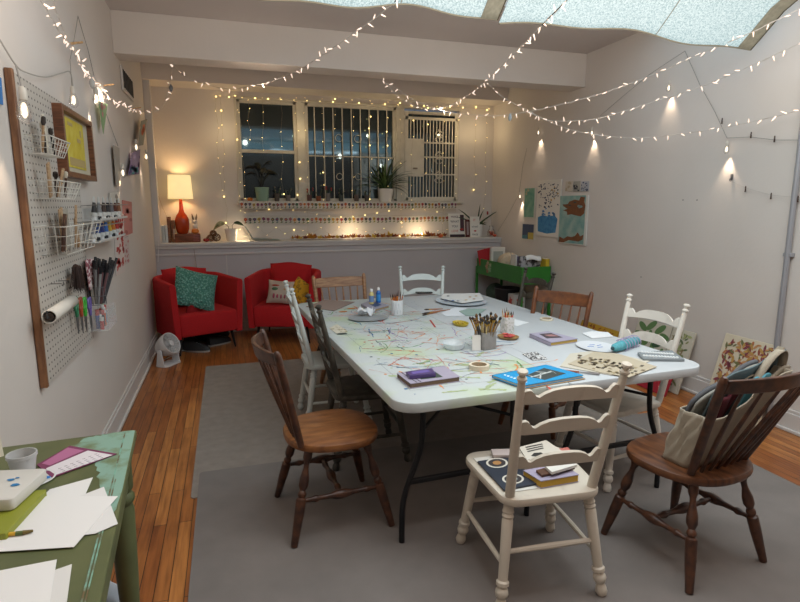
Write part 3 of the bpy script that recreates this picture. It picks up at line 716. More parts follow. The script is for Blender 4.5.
# flat stack of drawings / papers
for i, (x0, x1, c, dz, a) in enumerate(((243, 281, 'cfc8b8', 0, .0), (245, 279, '9fb0a6', .008, .06), (243, 272, 'c9b8a8', .016, -.05), (246, 268, 'b8c4be', .024, .09))):
    w_ = wpx(x0, x1, 238, 7.1); xx = AY((x0+x1)/2, 238, 7.1).x
    b = B(); b.grid(lambda u, v: Vector(((u-.5)*w_, (v-.5)*.16, dz+.004+(.5 if i > 1 else .2)*max(0, .3-u))), 14, 2)
    one(b.done('loose_drawing', flat(c), None, solid=.003), ['lowest and widest drawing of the loose stack on the ledge', 'grey-green drawing, second from the bottom of the ledge stack', 'pinkish drawing with a curled left end in the ledge stack', 'top pale green curled drawing of the ledge stack'][i], 'drawing', (xx, 7.1, ZLEDGE+.003), a, 'loose drawings on the ledge')
# autumn leaf garland
t = thing('leaf_garland', 'garland of orange and brown artificial leaves lying along the ledge', 'garland', (AY(370, 238, 7.06).x, 7.06, ZLEDGE))
gx0, gx1 = AY(291, 238, 7.06).x-t.location.x, AY(446, 238, 7.06).x-t.location.x
lc = [flat('b87a22'), flat('8c4a1c'), flat('c9a23a'), flat('7a3a1e'), flat('a85a2a')]
B().tube([(gx0+(gx1-gx0)*i/30, .01*math.sin(i), .006) for i in range(31)], .003, 5).done('vine', flat('5a4428'), t)
for k in range(44):
    x = gx0+(gx1-gx0)*(k+.5)/44+rnd.uniform(-.01, .01); y = rnd.uniform(-.04, .05); s = rnd.uniform(.035, .055)*(1.4 if k % 11 == 5 else 1); a0 = rnd.uniform(0, 6)
    b = B(); P = []
    for i in range(10):
        a = a0+i*PI/5; r = s*(1 if i % 2 == 0 else .45); P.append((x+r*math.cos(a), y+r*math.sin(a)*.8, .012+rnd.uniform(0, .02)+(r*abs(math.sin(a))*1.1)))
    c = b.b.verts.new((x, y, .02)); V = [b.b.verts.new(p) for p in P]
    for i in range(10): b._f([c, V[i], V[(i+1) % 10]])
    b.done('leaf', lc[k % 5], t, smooth=False, solid=.0015)
# gourds
apple(440.5, 7.05, .034, flat('d0602a', .35), 'small orange pumpkin at the right end of the leaf garland')
for i, px in enumerate((353, 421.5)):
    t = thing('tea_light', ['glowing white tea light on the ledge below the middle window', 'glowing white tea light on the ledge below the barred window'][i], 'candle', sit(px, 237, 7.14))
    B().lathe([(.022, 0), (.022, .04), (.018, .04)], seg=16).done('cup', flat('e8e0d0', .4), t)
    B().sphere((0, 0, .045), .011, 8, 6, (1, 1, 1.6)).done('flame', mat('flame_glow', (1, .8, .5), .3, emit=30, ecol=(1, .75, .4)), t)
    
# letter cards
def standing_card(px0, px1, py0, y, label, lines, base='e8e4dc', tilt=-.12, frame=None):
    w_ = wpx(px0, px1, py0, y); h_ = AY((px0+px1)/2, py0, y).z-ZLEDGE
    t = thing('lettered_card', label, 'card', Vector((AY((px0+px1)/2, 230, y).x, y, ZLEDGE)), rot=(tilt, 0, 0))
    B().box((0, 0, h_/2), (w_, .012, h_)).done('card_board', flat(base), t, bevel=.001)
    for txt, u, z, s, c in lines:
        text_mesh(txt, s, flat(c), t, (u*w_, -.0066, z*h_), (PI/2, 0, 0))
    return t, w_, h_
t, w_, h_ = standing_card(449, 465, 213.5, 7.1, 'white framed lettered card with a dark picture at its right side', [('MAKE', -.12, .86, .042, '5a3038'), ('WHAT', -.12, .66, .042, '3a3a44'), ('YOU', -.12, .46, .042, '3a3a44'), ('LOVE', -.12, .26, .042, 'c8563a')])
B().box((w_*.34, -.007, h_*.6), (w_*.24, .002, h_*.7)).done('picture_panel', flat('4a3038'), t); B().sphere((w_*.3, -.008, h_*.33), .5, 10, 6, (.06, .004, .03)).done('picture_spot', flat('a02a1c'), t)
B().box((0, -.02, .02), (w_*.9, .025, .035)).done('card_foot', flat('3a2c34'), t, bevel=.003)
t, w_, h_ = standing_card(465.8, 470, 219.5, 7.09, 'narrow dark red picture card between two lettered cards', [], '5a2224')
B().box((0, -.007, h_*.5), (w_*.5, .002, h_*.75)).done('picture_panel', flat('9a8a8c'), t)
t, w_, h_ = standing_card(470.6, 480, 216.5, 7.06, 'white lettered card with red lips standing before the aloe pot', [('IT', -.05, .82, .045, 'c8563a'), ('WHAT', 0, .5, .032, '3a3a44'), ('MADE', 0, .12, .032, '3a3a44')])
b = B(); b.sphere((0, -.007, h_*.3), .5, 12, 6, (.04, .004, .02)); b.done('lips', flat('b0283c'), t)
# aloe
t = thing('aloe_plant', 'spiky aloe with long thin leaves in a white square pot on the ledge', 'plant', sit(477, 238, 7.15))
B().rprism(rpoly(.11, .1, .01, 3), 0, .17, .004).done('pot', wpot, t)
for dx, dz, L in ((-1, .75, .26), (-.55, .9, .10), (0.02, 1, .21), (.35, 1, .15), (.95, .62, .27), (-1.2, .42, .25), (.8, .15, .09), (-.4, .3, .08), (.5, -.02, .09)):
    b = B(); L *= 1.4; d = Vector((dx, rnd.uniform(-.25, -.1), dz)).normalized(); p0 = Vector((dx*.012, 0, .165)); p2 = p0+d*L
    b.tube([p0, p0+d*L*.35+Vector((0, 0, .012)), p0+d*L*.7+Vector((0, 0, .012)), p2], [.014, .011, .007, .001], 6); b.done('leaf', darkleaf if L > .12 else leafg, t)
# glass vase with red flower dish
t = thing('glass_vase', 'round glass vase with red and orange flowers at the right end of the ledge', 'vase', sit(491, 237.5, 7.12))
vg = mat('clear_glass', (.9, .9, .9), .05, trans=.9, alpha=.35)
B().lathe([(.03, 0), (.055, .02), (.06, .05), (.05, .085), (.03, .11), (.028, .15), (.026, .15), (.028, .112), (.046, .085)], seg=24, cap=False).done('vase_glass', vg, t)
for i in range(9):
    a = i*.9; B().sphere((.035*math.cos(a)*(i % 3)/2, -.01+.03*math.sin(a), .035+.014*(i % 3)), .017, 8, 6).done('berry', flat(['b83a2a', 'c8502a', 'a06050'][i % 3], .4), t)
apple(494.5, 7.03, .026, flat('d0502a', .35), 'tiny orange pumpkin in front of the round glass vase')
B().box((0, 0, 0), (.022, .004, .045)).done('hanging_tag', flat('a83226'), None, bevel=.002)
o = bpy.data.objects['hanging_tag']; q = AY(488, 213, 7.25); one(o, 'small red tag hanging on the wall above the round glass vase', 'tag', (q.x, 7.262, q.z))
# ------------------------------------------------------------ window sill objects
zs_ = WZ0+.0; ysl = YB-.03
struct(B().bb(WX0-.04, YB-.11, WZ0-.03, WX1+.04, YB, WZ0-.008).done('trim_9', wf, smooth=False, bevel=.003))
zsl = WZ0-.007
def onsill(px, y=YB-.06): return Vector((AY(px, 198, y).x, y, zsl))
t = thing('potted_plant', 'sage green pot with a dark broad-leaved plant on the left window sill', 'plant', onsill(262.5))
h_ = hpx(262, 186, 200, YB-.05); r_ = wpx(255.5, 269.5, 190, YB-.05)/2
pot(t, r_*.85, r_, h_, flat('8fae98', .5))
for i in range(9):
    a = rnd.uniform(0, 6.28); L = rnd.uniform(.15, .28)
    b = B(); st = [(0, 0, h_-.02), (.03*math.cos(a), .01*math.sin(a), h_+L*.5), (.09*math.cos(a), .02*math.sin(a)-.01, h_+L)]; b.tube(st, .003, 5)
    leafblade(b, st[-1], (math.cos(a), .2*math.sin(a), .6), .13, .032, 1.4, roll=.5); b.done('leaf', mat('plum_leaf', srgb('2c2428'), .5, col2=srgb('3a4030'), nscale=8), t, solid=.001)
apple(250, YB-.06, .032, flat('e0791e', .4), 'small orange pumpkin at the left end of the window sill', z=zsl, py=199)
t = thing('spider_plant', 'bushy green plant with strap leaves in a white pot on the middle window sill', 'plant', onsill(385.5))
h_ = hpx(385, 187, 200, YB-.05); r_ = wpx(378, 393, 190, YB-.05)/2
pot(t, r_*.8, r_, h_, wpot)
for i in range(54):
    a = i*2.4; el = rnd.uniform(.2, 1.3); L = rnd.uniform(.28, .5)
    b = B(); leafblade(b, (.01*math.cos(a), .01*math.sin(a), h_-.01), (math.cos(a)*math.cos(el), math.sin(a)*math.cos(el)*.3-.16, math.sin(el)+.3), L, .013, rnd.uniform(.8, 1.7), seg=8); b.done('leaf', leafg if i % 2 else darkleaf, t, solid=.001)
for i, (px, hh_, c, lab, br) in enumerate(((277, .10, '5a5048', 'grey jar of small brushes on the left window sill', 6), (288, .08, '76706a', 'short glass jar of twigs near the first mullion', 4), (309.5, .085, '6a4a44', 'small brown pot with red flowers right of the first mullion', 5), (318.5, .07, '8a4a2a', 'slim orange jar on the middle window sill', 3), (328, .105, '7a7470', 'grey pot of red flowers on the middle window sill', 7), (341, .08, '4a5048', 'small dark pot on the middle window sill', 5), (356.5, .09, '6a5a50', 'brown jar left of the bushy plant', 5), (367, .085, '5a5450', 'grey jar next to the bushy plant pot', 5))):
    t = thing('sill_jar', lab, 'jar', onsill(px, YB-.065), group='jars on the window sill')
    B().lathe([(.024, 0), (.03, .01), (.031, hh_), (.027, hh_), (.025, .03)], seg=16, cap=False).done('jar_body', flat(c, .5), t)
    for k in range(br):
        a = k*2.1; b = B(); e = Vector((.045*math.cos(a), .02*math.sin(a), hh_+rnd.uniform(.03, .08)))
        b.tube([(0, 0, .02), e], .0025, 5); b.done('stem', flat('4c5a38'), t)
        B().sphere(e, .010, 7, 5).done('flower' if i in (2, 4) else 'tip', flat('a8332c' if i in (2, 4) else ('8a7a66' if k % 2 else '3e4a34')), t)
# ------------------------------------------------------------ drawing garlands below the windows
cc_ = ['b8453a', '2f4a6a', '4a6a4a', '7a3a5a', 'd08a3a', '3a3a44', '8a6a4a', 'c9a23a', 'a05a6a']
def garland(px0, px1, pyt, pyb, n, label, y, sag=0):
    a = AY(px0, pyt, y); c = AY(px1, pyt-(px1-px0)*.004, y); t = thing('card_garland', label, 'garland', (a.x, y, a.z))
    W_ = c.x-a.x; s = W_/n; hh_ = (a.z-AY(px0, pyb, y).z)*1.05
    B().tube([(0, 0, 0), (W_/2, 0, -sag), (W_, 0, 0)], .0015, 5).done('string', flat('a89a86'), t)
    for i in range(n):
        dz = -sag*(1-(2*(i+.5)/n-1)**2)+rnd.uniform(-.006, .004)
        b = B(); x = (i+.5)*s; w2 = s*.43
        b.box((x, -.002, dz-hh_/2), (w2*2, .0015, hh_))
        k = b.b; b.mi = 1
        r = w2*.92; P = [(x+r*math.cos(q)*rnd.uniform(.8, 1.1), -.0035, dz-hh_*.42+r*math.sin(q)*rnd.uniform(.8, 1.1)) for q in [j*PI/5 for j in range(10)]]
        b.poly(P); b.mi = 2
        P = [(x+r*.4*math.cos(q), -.0042, dz-hh_*.42+r*.4*math.sin(q)) for q in [j*PI/4 for j in range(8)]]
        b.poly(P); b.mi = 1
        b.poly([(x-.004, -.0038, dz-hh_*.6), (x+.004, -.0038, dz-hh_*.6), (x+.003, -.0038, dz-hh_*.95), (x-.003, -.0038, dz-hh_*.95)]); b.mi = 3; b.poly([(x-w2*.8, -.0036, dz-hh_*.95), (x+w2*.5, -.0036, dz-hh_*.9), (x+w2*.8, -.0036, dz-hh_*.72), (x-w2*.2, -.0036, dz-hh_*.78)])
        b.done('drawing_card', [flat('d9d2c6', .8), flat(cc_[(i*5+i//3) % 9], .8), flat(cc_[(i*2+4) % 9], .8), flat('6a8460', .8)], t, smooth=False)
garland(239.5, 457, 201, 208.5, 60, 'upper string of small drawing cards right under the windows', YB-.115)
garland(243, 449, 216, 223, 50, 'lower string of small drawing cards above the ledge', YB-.02, .01)
# ------------------------------------------------------------ left wall: pegboard and what hangs on it
PX = XL+.012
def pegmat():
    m = mat('pegboard', srgb('bdb5ac'), .7)
    nt = m.node_tree; N = nt.nodes; L = nt.links; tc = N.new('ShaderNodeTexCoord')
    sep = N.new('ShaderNodeSeparateXYZ'); L.new(tc.outputs['Object'], sep.inputs[0])
    def cell(sock, sp):
        a = N.new('ShaderNodeMath'); a.operation = 'MULTIPLY'; a.inputs[1].default_value = 1/sp; L.new(sock, a.inputs[0])
        c = N.new('ShaderNodeMath'); c.operation = 'FRACT'; L.new(a.outputs[0], c.inputs[0])
        d = N.new('ShaderNodeMath'); d.operation = 'SUBTRACT'; d.inputs[1].default_value = .5; L.new(c.outputs[0], d.inputs[0])
        e = N.new('ShaderNodeMath'); e.operation = 'MULTIPLY'; L.new(d.outputs[0], e.inputs[0]); L.new(d.outputs[0], e.inputs[1]); return e.outputs[0]
    s = N.new('ShaderNodeMath'); s.operation = 'ADD'; L.new(cell(sep.outputs['Y'], .04), s.inputs[0]); L.new(cell(sep.outputs['Z'], .031), s.inputs[1])
    lt = N.new('ShaderNodeMath'); lt.operation = 'LESS_THAN'; lt.inputs[1].default_value = .026; L.new(s.outputs[0], lt.inputs[0])
    mx = N.new('ShaderNodeMix'); mx.data_type = 'RGBA'; mx.inputs[6].default_value = (*srgb('bfb7ae'), 1); mx.inputs[7].default_value = (*srgb('4a4440'), 1); L.new(lt.outputs[0], mx.inputs[0]); L.new(mx.outputs[2], N['Principled BSDF'].inputs['Base Color'])
    return m
pg = thing('pegboard', 'large white pegboard with a brown wooden side strip on the left wall', 'pegboard', (XL+.001, 2.615, .76))
B().box((.012, .49, .645), (.008, .94, 1.29)).done('perforated_board', pegmat(), pg, smooth=False)
framew = wood('pegboard_wood', '6a4630', '8f6443', .5, (20, 20, 3))
B().box((.016, .008, .648), (.028, .024, 1.292)).done('side_strip', framew, pg, bevel=.003)
B().box((.004, .49, .655), (.008, .9, 1.2)).done('backing_batten', flat('7a6a5a'), pg)
wirew = mat('white_wire', srgb('d9d5cc'), .4)
def wbasket(label, px0, py0, px1, py1, dep, contents, hb=None):
    p0, p1 = AX(px0, py0, PX+dep*.5), AX(px1, py1, PX+dep*.5)
    y0, y1 = p0.y, p1.y; z1 = (AX(px0, py0, PX+dep*.5).z); zb = z1-hb
    t = thing('wire_basket', label, 'basket', (PX, (y0+y1)/2, zb)); W_ = y1-y0; H = hb
    def ring(z, k, r=.0022):
        w = W_/2*k; d = dep*k
        return [(.004, -w, z), (d, -w, z), (d, w, z), (.004, w, z)]
    b = B(); b.tube(ring(H, 1), .003, 6, closed=True); b.done('rim', wirew, t)
    b = B()
    for z, k in ((0, .78), (H*.33, .86), (H*.66, .93)): b.tube(ring(z, k), .0018, 5, closed=True)
    n = 7
    for i in range(n+1):
        f = -1+2*i/n
        b.tube([(.004, f*W_/2, H), (.004, f*W_/2*.78, 0), (dep*.78, f*W_/2*.78, 0), (dep, f*W_/2, H)], .0018, 5)
    for f in (.33, .66):
        for s in (-1, 1): b.tube([(dep*f, s*W_/2, H), (dep*f*.8, s*W_/2*.78, 0)], .0018, 5)
    b.done('wire_mesh', wirew, t)
    for i, (nm, lab, cat, m, L, r, flatk) in enumerate(contents):
        f = -.8+1.6*(i+.5)/len(contents)
        a = Vector((PX+dep*rnd.uniform(.3, .6), t.location.y+f*W_/2*.7, zb+.008)); 
        tilt = rnd.uniform(-.45, .1)
        d = Vector((rnd.uniform(.0, .25), tilt, 1)).normalized(); o = thing(nm, lab, cat, a, group=None)
        o.rotation_mode = 'QUATERNION'; o.rotation_quaternion = Vector((0, 0, 1)).rotation_difference(d)
        if flatk: B().rprism(rpoly(.008, r*2, .003, 2), 0, L, .001).done(flatk, m, o)
        else:
            B().turned((0, 0, 0), (0, 0, L*.75), [(0, r*.5), (.5, r*.8), (1, r*.6)], 8).done('handle', m, o); B().turned((0, 0, L*.75), (0, 0, L), [(0, r*.7), (.3, r*1.3), (.9, r*1.1), (1, r*.4)], 8).done('head', flat('cfc6b4') if i % 2 else flat('3c3430'), o)
woodl = wood('pale_tool_wood', '9a7a58', 'c2a482', .5)
wbasket('topmost and smallest white wire basket on the pegboard', 36, 135, 57, 136, .10, [('paint_brush', 'white tipped brush leaning in the topmost wire basket', 'brush', woodl, .15, .008, None), ('paint_brush', 'dark brush at the left end of the topmost wire basket', 'brush', flat('3c3430'), .13, .009, None), ('foam_roller', 'thick cream roller head standing tallest in the topmost wire basket', 'roller', flat('d8d0c0'), .17, .014, 'roller_body'), ('paint_brush', 'brown handled brush in the middle of the topmost wire basket', 'brush', brown, .14, .009, None), ('paint_brush', 'black brush at the right end of the topmost wire basket', 'brush', black, .12, .008, None)], .07)
wbasket('middle white wire basket on the pegboard holding wooden spatulas', 42, 180, 68, 181, .11, [('wooden_spatula', 'widest pale wooden spatula in the middle wire basket', 'spatula', woodl, .15, .02, 'blade'), ('wooden_spatula', 'narrow wooden spatula in the middle wire basket', 'spatula', woodl, .13, .012, 'blade'), ('paint_brush', 'dark brush in the middle wire basket', 'brush', flat('4a3a30'), .12, .009, None), ('palette_knife', 'brown palette knife at the right of the middle wire basket', 'tool', brown, .12, .008, None)], .075)
wbasket('largest and lowest white wire basket on the pegboard full of wooden boards', 49, 227, 88, 225, .13, [('wooden_board', 'leftmost brown board standing in the lowest wire basket', 'board', brown, .17, .025, 'board_panel'), ('wooden_board', 'tall pale board in the left half of the lowest wire basket', 'board', woodl, .20, .028, 'board_panel'), ('wooden_board', 'grey paper-faced board in the middle of the lowest wire basket', 'board', flat('a39c90'), .19, .04, 'board_panel'), ('wooden_board', 'thin pale slat right of the middle in the lowest wire basket', 'board', woodl, .21, .012, 'board_panel'), ('wooden_board', 'short tan board at the right end of the lowest wire basket', 'board', wood('tan_board', '8a6a48', 'b0906a'), .15, .02, 'board_panel')], .125)
# framed yellow art
a0, a1 = AX(62, 107, PX+.05), AX(92, 122, PX+.05)
zb = AX(94, 181, PX+.05).z; y0, y1 = a0.y, a1.y; z1 = a1.z
t = thing('framed_picture', 'yellow abstract picture in a deep brown wooden frame on the pegboard', 'picture', (PX, (y0+y1)/2, zb)); W_, H = y1-y0, z1-zb
b = B()
for s in (-1, 1): b.box((.025, s*(W_/2-.014), H/2), (.05, .028, H))
b.box((.0245, 0, H-.014), (.049, W_-.056, .028)); b.box((.0245, 0, .014), (.049, W_-.056, .028))
b.done('picture_frame', wood('frame_walnut', '5a3422', '7f5034', .4), t, bevel=.002)
B().box((.02, 0, H/2), (.004, W_-.05, H-.05)).done('mat_board', flat('c9bfa8'), t)
b = B(); b.box((.024, -.01, H*.52), (.003, W_*.6, H*.72)); b.done('print', mat('yellow_print', srgb('c9ad1e'), .8, col2=srgb('d9c95a'), nscale=14), t)
b = B(); b.mi = 0
for (u, z, w_, h_) in ((-.15, .8, .15, .05), (.1, .6, .12, .06), (0, .25, .5, .12), (.18, .72, .05, .1)): b.box((.0262, u*W_, z*H), (.001, w_*W_, h_*H))
b.done('print_detail', flat('b8a06a'), t, smooth=False)
# paint tube racks
def rack(px0, px1, py, label, n, cols_, zoff=0):
    p0, p1 = AX(px0, py, PX+.03), AX(px1, py, PX+.03); t = thing('paint_rack', label, 'rack', (PX, (p0.y+p1.y)/2, p0.z)); W_ = p1.y-p0.y
    b = B(); b.box((.05, 0, 0), (.10, W_, .004)); b.box((.1, 0, .006), (.004, W_, .014)); b.box((.002, 0, .03), (.004, W_, .08)); b.done('rack_shelf', flat('c4c2bf', .4), t, bevel=.001)
    b = B()
    for i in range(7): b.tube([(.003, -W_/2+W_*i/6, .085), (.11, -W_/2+W_*i/6, .092)], .002, 5)
    b.tube([(.11, -W_/2, .092), (.11, W_/2, .092)], .002, 5); b.done('rack_rod', flat('8a8680', .4), t)
    for i in range(n):
        y = -W_/2+W_*(i+.5)/n; c = cols_[i % len(cols_)]
        o = thing('paint_tube', None, None, (PX+.055, t.location.y+y, p0.z+.003), rot=(rnd.uniform(-.12, .12), .05, 0))
        nm = ['leftmost', 'second', 'third', 'fourth', 'fifth', 'sixth', 'seventh', 'eighth'][i]
        prop(o, '%s paint tube, %s from the left on the %s paint rack' % (c[1], nm, label.split()[0]), 'paint tube', 'paint tubes on the %s rack' % label.split()[0])
        B().turned((0, 0, 0), (0, 0, .020), [(0, .013), (1, .013)], 10).done('cap', flat('2a2a2c' if i % 2 else 'e0e0e0', .4), o)
        def tb(u, v):
            a = v*2*PI; r = .019; k = u; return Vector((r*math.cos(a)*(1-k*.9), r*math.sin(a)*(1+k*.25), .020+.115*u))
        B().grid(tb, 6, 14).done('tube_body', flat('c9c9c6', .35), o)
        B().grid(lambda u, v: Vector((.0197*math.cos(v*2*PI)*(1-(.2+.5*u)*.9), .0199*math.sin(v*2*PI)*(1+(.2+.5*u)*.25), .020+.115*(.2+.5*u))), 2, 14).done('tube_band', flat(c[0], .4), o)
rack(87, 117, 221, 'upper white rack of paint tubes at the right of the pegboard', 7, [('3a3a3c', 'black banded'), ('8a8a8c', 'grey banded'), ('4a3a34', 'dark brown banded'), ('2a2a30', 'black capped'), ('6a6a70', 'slate banded'), ('5a2c20', 'maroon banded'), ('7a4a30', 'rust banded')])
rack(86, 115, 243, 'lower white rack of coloured paint tubes at the right of the pegboard', 7, [('8a8a90', 'grey banded'), ('2a4a8a', 'blue banded'), ('2a3a7a', 'navy banded'), ('3a6ab0', 'light blue banded'), ('c9a23a', 'yellow banded'), ('c9762a', 'orange banded'), ('b8302a', 'red banded')])
# bundle of brushes in a holder
p = AX(99, 304, PX+.06)
t = thing('brush_holder', 'wire holder packed with dark tipped brushes and rulers, on the pegboard', 'holder', (PX+.055, p.y, p.z))
b = B()
for z in (0, .05, .1): b.tube([(.045*math.cos(a), .045*math.sin(a), z) for a in [i*PI/8 for i in range(16)]], .0018, 5, closed=True)
for i in range(10): a = i*PI/5; b.tube([(.045*math.cos(a), .045*math.sin(a), 0), (.045*math.cos(a), .045*math.sin(a), .1)], .0015, 5)
b.tube([(-.045, 0, .09), (-.055, 0, .09)], .003, 5)
b.done('wire_cup', flat('6a6a6e', .4), t)
for i in range(26):
    a = i*2.4; r = .042*math.sqrt((i+.5)/26); base = Vector((PX+.055+r*math.cos(a)*.7, p.y+r*math.sin(a)*.7, p.z+.003)); tip = Vector((r*math.cos(a)*1.5+.02, r*math.sin(a)*2.0+.07, .235+.02*math.sin(i)))
    o = thing('marker_pen', 'dark capped marker pen packed in the wire holder on the pegboard', 'pen', base, group='dark capped pens in the wire holder')
    m = [flat('b8b0a4'), flat('3a3a3e'), flat('6a4a4c'), flat('8a8a8a')][i % 4]
    B().tube([(0, 0, 0), tip*.8], .0075, 7).done('pen_barrel', m, o); B().tube([tip*.8, tip], [.0085, .008], 7).done('pen_cap', flat('1e1e22', .3), o)
# dusting brush with dark bristles, hanging
p = AX(77, 266, PX+.05)
t = thing('bristle_brush', 'dark bristled hand brush hanging under the lowest wire basket', 'brush', p)
b = B()
for i in range(70):
    x = rnd.uniform(-.015, .015); y = rnd.uniform(-.05, .03); b.tube([(x, y, 0), (x*1.6, y*1.3-.01, -.06-rnd.uniform(0, .03)), (x*2, y*1.5-.02, -.10-rnd.uniform(0, .03))], [.002, .0018, .0008], 4)
b.done('bristles', mat('dark_bristle', srgb('3a2a26'), .9), t)
B().tube([(0, -.03, .0), (0, .03, -.015), (0, .09, -.10)], [.014, .013, .008], 8).done('handle', flat('4a3228', .5), t)
p = AX(87, 270, PX+.02)
t = thing('patterned_cloth', 'maroon and white speckled cloth hanging beside the bristle brush', 'cloth', p)
B().grid(lambda u, v: Vector((.012*math.sin(v*9)+.01, (v-.5)*.14*(1-.4*u), .06-.17*u)), 6, 14).done('cloth_sheet', mat('speckled_maroon', srgb('8a5058'), .9, col2=srgb('d8c4c4'), nscale=60, contrast=(.5, .55)), t, solid=.002)
# paper towel roll on a hook
p0, p1 = AX(49, 317, PX+.07), AX(72, 301, PX+.04)
t = thing('paper_roll', 'white paper roll on a dark core, held on a pegboard hook', 'paper roll', p0)
v = p1-p0
B().tube([(0, 0, 0), v], .026, 20, cap=False).done('paper_wrap', flat('d8d2c8', .8), t, solid=.004)
B().tube([v*-.01, v*.98], .017, 16).done('core', flat('33261f', .8), t)
b = B(); b.tube([v*-.06+Vector((0, 0, .03)), v*-.06, v*1.05, v*1.05+Vector((-.03, 0, 0))], .003, 6); b.done('hook_rod', flat('3a3a3c', .4), t)
for i, (px, py) in enumerate(((49, 284), (57, 281))):
    p = AX(px, py, PX); b = B(); b.tube([(0, 0, 0), (.05, 0, 0), (.055, 0, -.012), (.055, .012, .006)], .0022, 6); b.box((.001, 0, 0), (.003, .03, .012))
    one(b.done('peg_hook', flat('55504c', .4)), ['empty metal hook left of its pair on the pegboard', 'empty metal hook right of its pair on the pegboard'][i], 'hook', p)
# scissors
for i, (px, c, lab) in enumerate(((75.5, '2e7a54', 'teal green handled scissors, leftmost of the row'), (80, 'a04a2a', 'brown handled scissors, second in the row'), (84, '3fae3a', 'bright green handled scissors, third in the row'), (89, '6a5aa0', 'purple handled scissors, fourth in the row'))):
    p = AX(px, 300, PX+.04); t = thing('scissors', lab, 'scissors', p, group=None)
    b = B()
    for s in (-1, 1):
        ring = [(.0, s*.018+.014*math.cos(a), -.02+.03*math.sin(a)) for a in [k*PI/8 for k in range(16)]]
        b.tube(ring, .006, 6, closed=True); b.tube([(0, s*.016, -.045), (0, s*.004, -.085)], .007, 6)
    b.done('handle', flat(c, .4), t)
    b = B()
    for s in (-1, 1): b.tube([(s*.001, s*.005, -.08), (s*.001, s*.004, -.13), (s*.001, 0, -.175)], [.005, .004, .001], 5)
    b.done('blade', mat('steel', srgb('8a8a8c'), .3, metal=.8), t)
# clear pocket with tools
p0 = AX(96, 334, PX+.05)
t = thing('clear_tray', 'clear plastic tray of glue sticks and small tools at the bottom of the pegboard', 'tray', (PX+.05, AX(104, 330, PX+.05).y, p0.z)); cl = mat('clear_plastic', (.85, .88, .9), .1, alpha=.14)
b = B(); b.box((0, 0, 0), (.10, .25, .004)); b.box((.05, 0, .06), (.003, .25, .12)); 
for s in (-1, 1): b.box((0, s*.125, .06), (.10, .003, .12))
b.done('tray_shell', cl, t)
for i, (c, lab) in enumerate((('b8302a', 'red'), ('2a4a9a', 'blue'), ('c9582a', 'orange'), ('2a2a2e', 'black'), ('d06a3a', 'light orange'), ('8a1f24', 'dark red'), ('e0ded8', 'white'), ('3a8ab0', 'sky blue'))):
    o = thing('glue_stick', '%s glue stick standing in the clear plastic tray' % lab, 'glue stick', t.location+Vector((rnd.uniform(-.02, .02), -.105+.03*i, .004)))
    hgt = rnd.uniform(.07, .12); B().turned((0, 0, 0), (0, 0, hgt*.7), [(0, .011), (1, .011)], 10).done('stick_body', flat(c, .4), o); B().turned((0, 0, hgt*.7), (0, 0, hgt), [(0, .012), (.9, .012), (1, .01)], 10).done('stick_cap', flat('b8302a' if i % 2 else 'd8d8d4', .4), o)
for i, (c, dy, dz, lab) in enumerate((('6ab03a', .17, .06, 'lime green highlighter to the right of the clear tray'), ('c92a2a', .10, .14, 'red handled cutter above the clear tray'), ('e8e6e4', .05, .14, 'white handled cutter above the clear tray'), ('3a3a3e', .0, .14, 'black handled cutter above the clear tray'))):
    o = thing('craft_tool', lab, 'tool', t.location+Vector((-.03, dy, dz)), rot=(rnd.uniform(-.5, .3), 0, 0)); B().rprism(rpoly(.012, .018, .004, 2), 0, .07, .002).done('handle', flat(c, .4), o); B().rprism(rpoly(.003, .01, .001, 1), .07, .10, .001).done('tip', mat('steel', srgb('8a8a8c'), .3), o)
# ------------------------------------------------------------ prints on the left wall
def wallart(name, label, pts, m, deco=None, th=.006, cat='print', x=None, side=1, frame=None):
    X0 = x if x is not None else XL+.004
    P = [AX(px, py, X0) for px, py in pts]; c = sum(P, Vector())/4
    t = thing(name, label, cat, c); b = B()
    V = [p-c for p in P]; n = Vector((side*th, 0, 0))
    A = [b.b.verts.new(v) for v in V]; C = [b.b.verts.new(v+n) for v in V]
    b._f(A); b._f(C[::-1])
    for i in range(4): b._f([A[i], A[(i+1) % 4], C[(i+1) % 4], C[i]])
    b.done('print_sheet', m, t, smooth=False)
    # decorate(u,v) -> point on the sheet
    def uv(u, v, k=1): return V[0].lerp(V[1], u).lerp(V[3].lerp(V[2], u), v)+Vector((side*(th+.0006*k), 0, 0))
    return t, uv
def blobs(t, uv, n, c, r, rng=(0.05, .95, .05, .95), name='print_mark', k=1, ragged=.3, m=None):
    b = B()
    for i in range(n):
        u, v = rnd.uniform(rng[0], rng[1]), rnd.uniform(rng[2], rng[3]); P = []
        ru, rv = (r if isinstance(r, tuple) else (r, r)); s = rnd.uniform(.6, 1.2); a0 = rnd.uniform(0, PI)
        for j in range(9):
            a = j*2*PI/9; q = s*rnd.uniform(1-ragged, 1+ragged)
            du = ru*q*math.cos(a); dv = rv*q*math.sin(a)
            P.append(uv(min(.99, max(.01, u+du)), min(.99, max(.01, v+dv)), k))
        b.poly(P)
    return b.done(name, m or flat(c, .8), t, smooth=False)
t, uv = wallart('relief_print', 'tall white print with bold red pattern near the pegboard', ((114, 217), (123, 214), (124, 272), (116, 276)), flat('d8cac4')); 
for k in range(4): blobs(t, uv, 9, 'b8403a', (.14, .045), name='print_mark', rng=(.1, .9, .03+.24*k, .2+.24*k), ragged=.5)
t, uv = wallart('relief_print', 'smaller solid pink print behind the tall red one', ((122, 200), (131, 202), (132, 233), (124, 236)), flat('c8827a'))
blobs(t, uv, 6, 'b06a64', (.2, .06))
t, uv = wallart('relief_print', 'faint pink patterned print lowest in the pink group', ((123, 238), (128, 236), (129, 262), (124, 265)), flat('cdbcb8'))
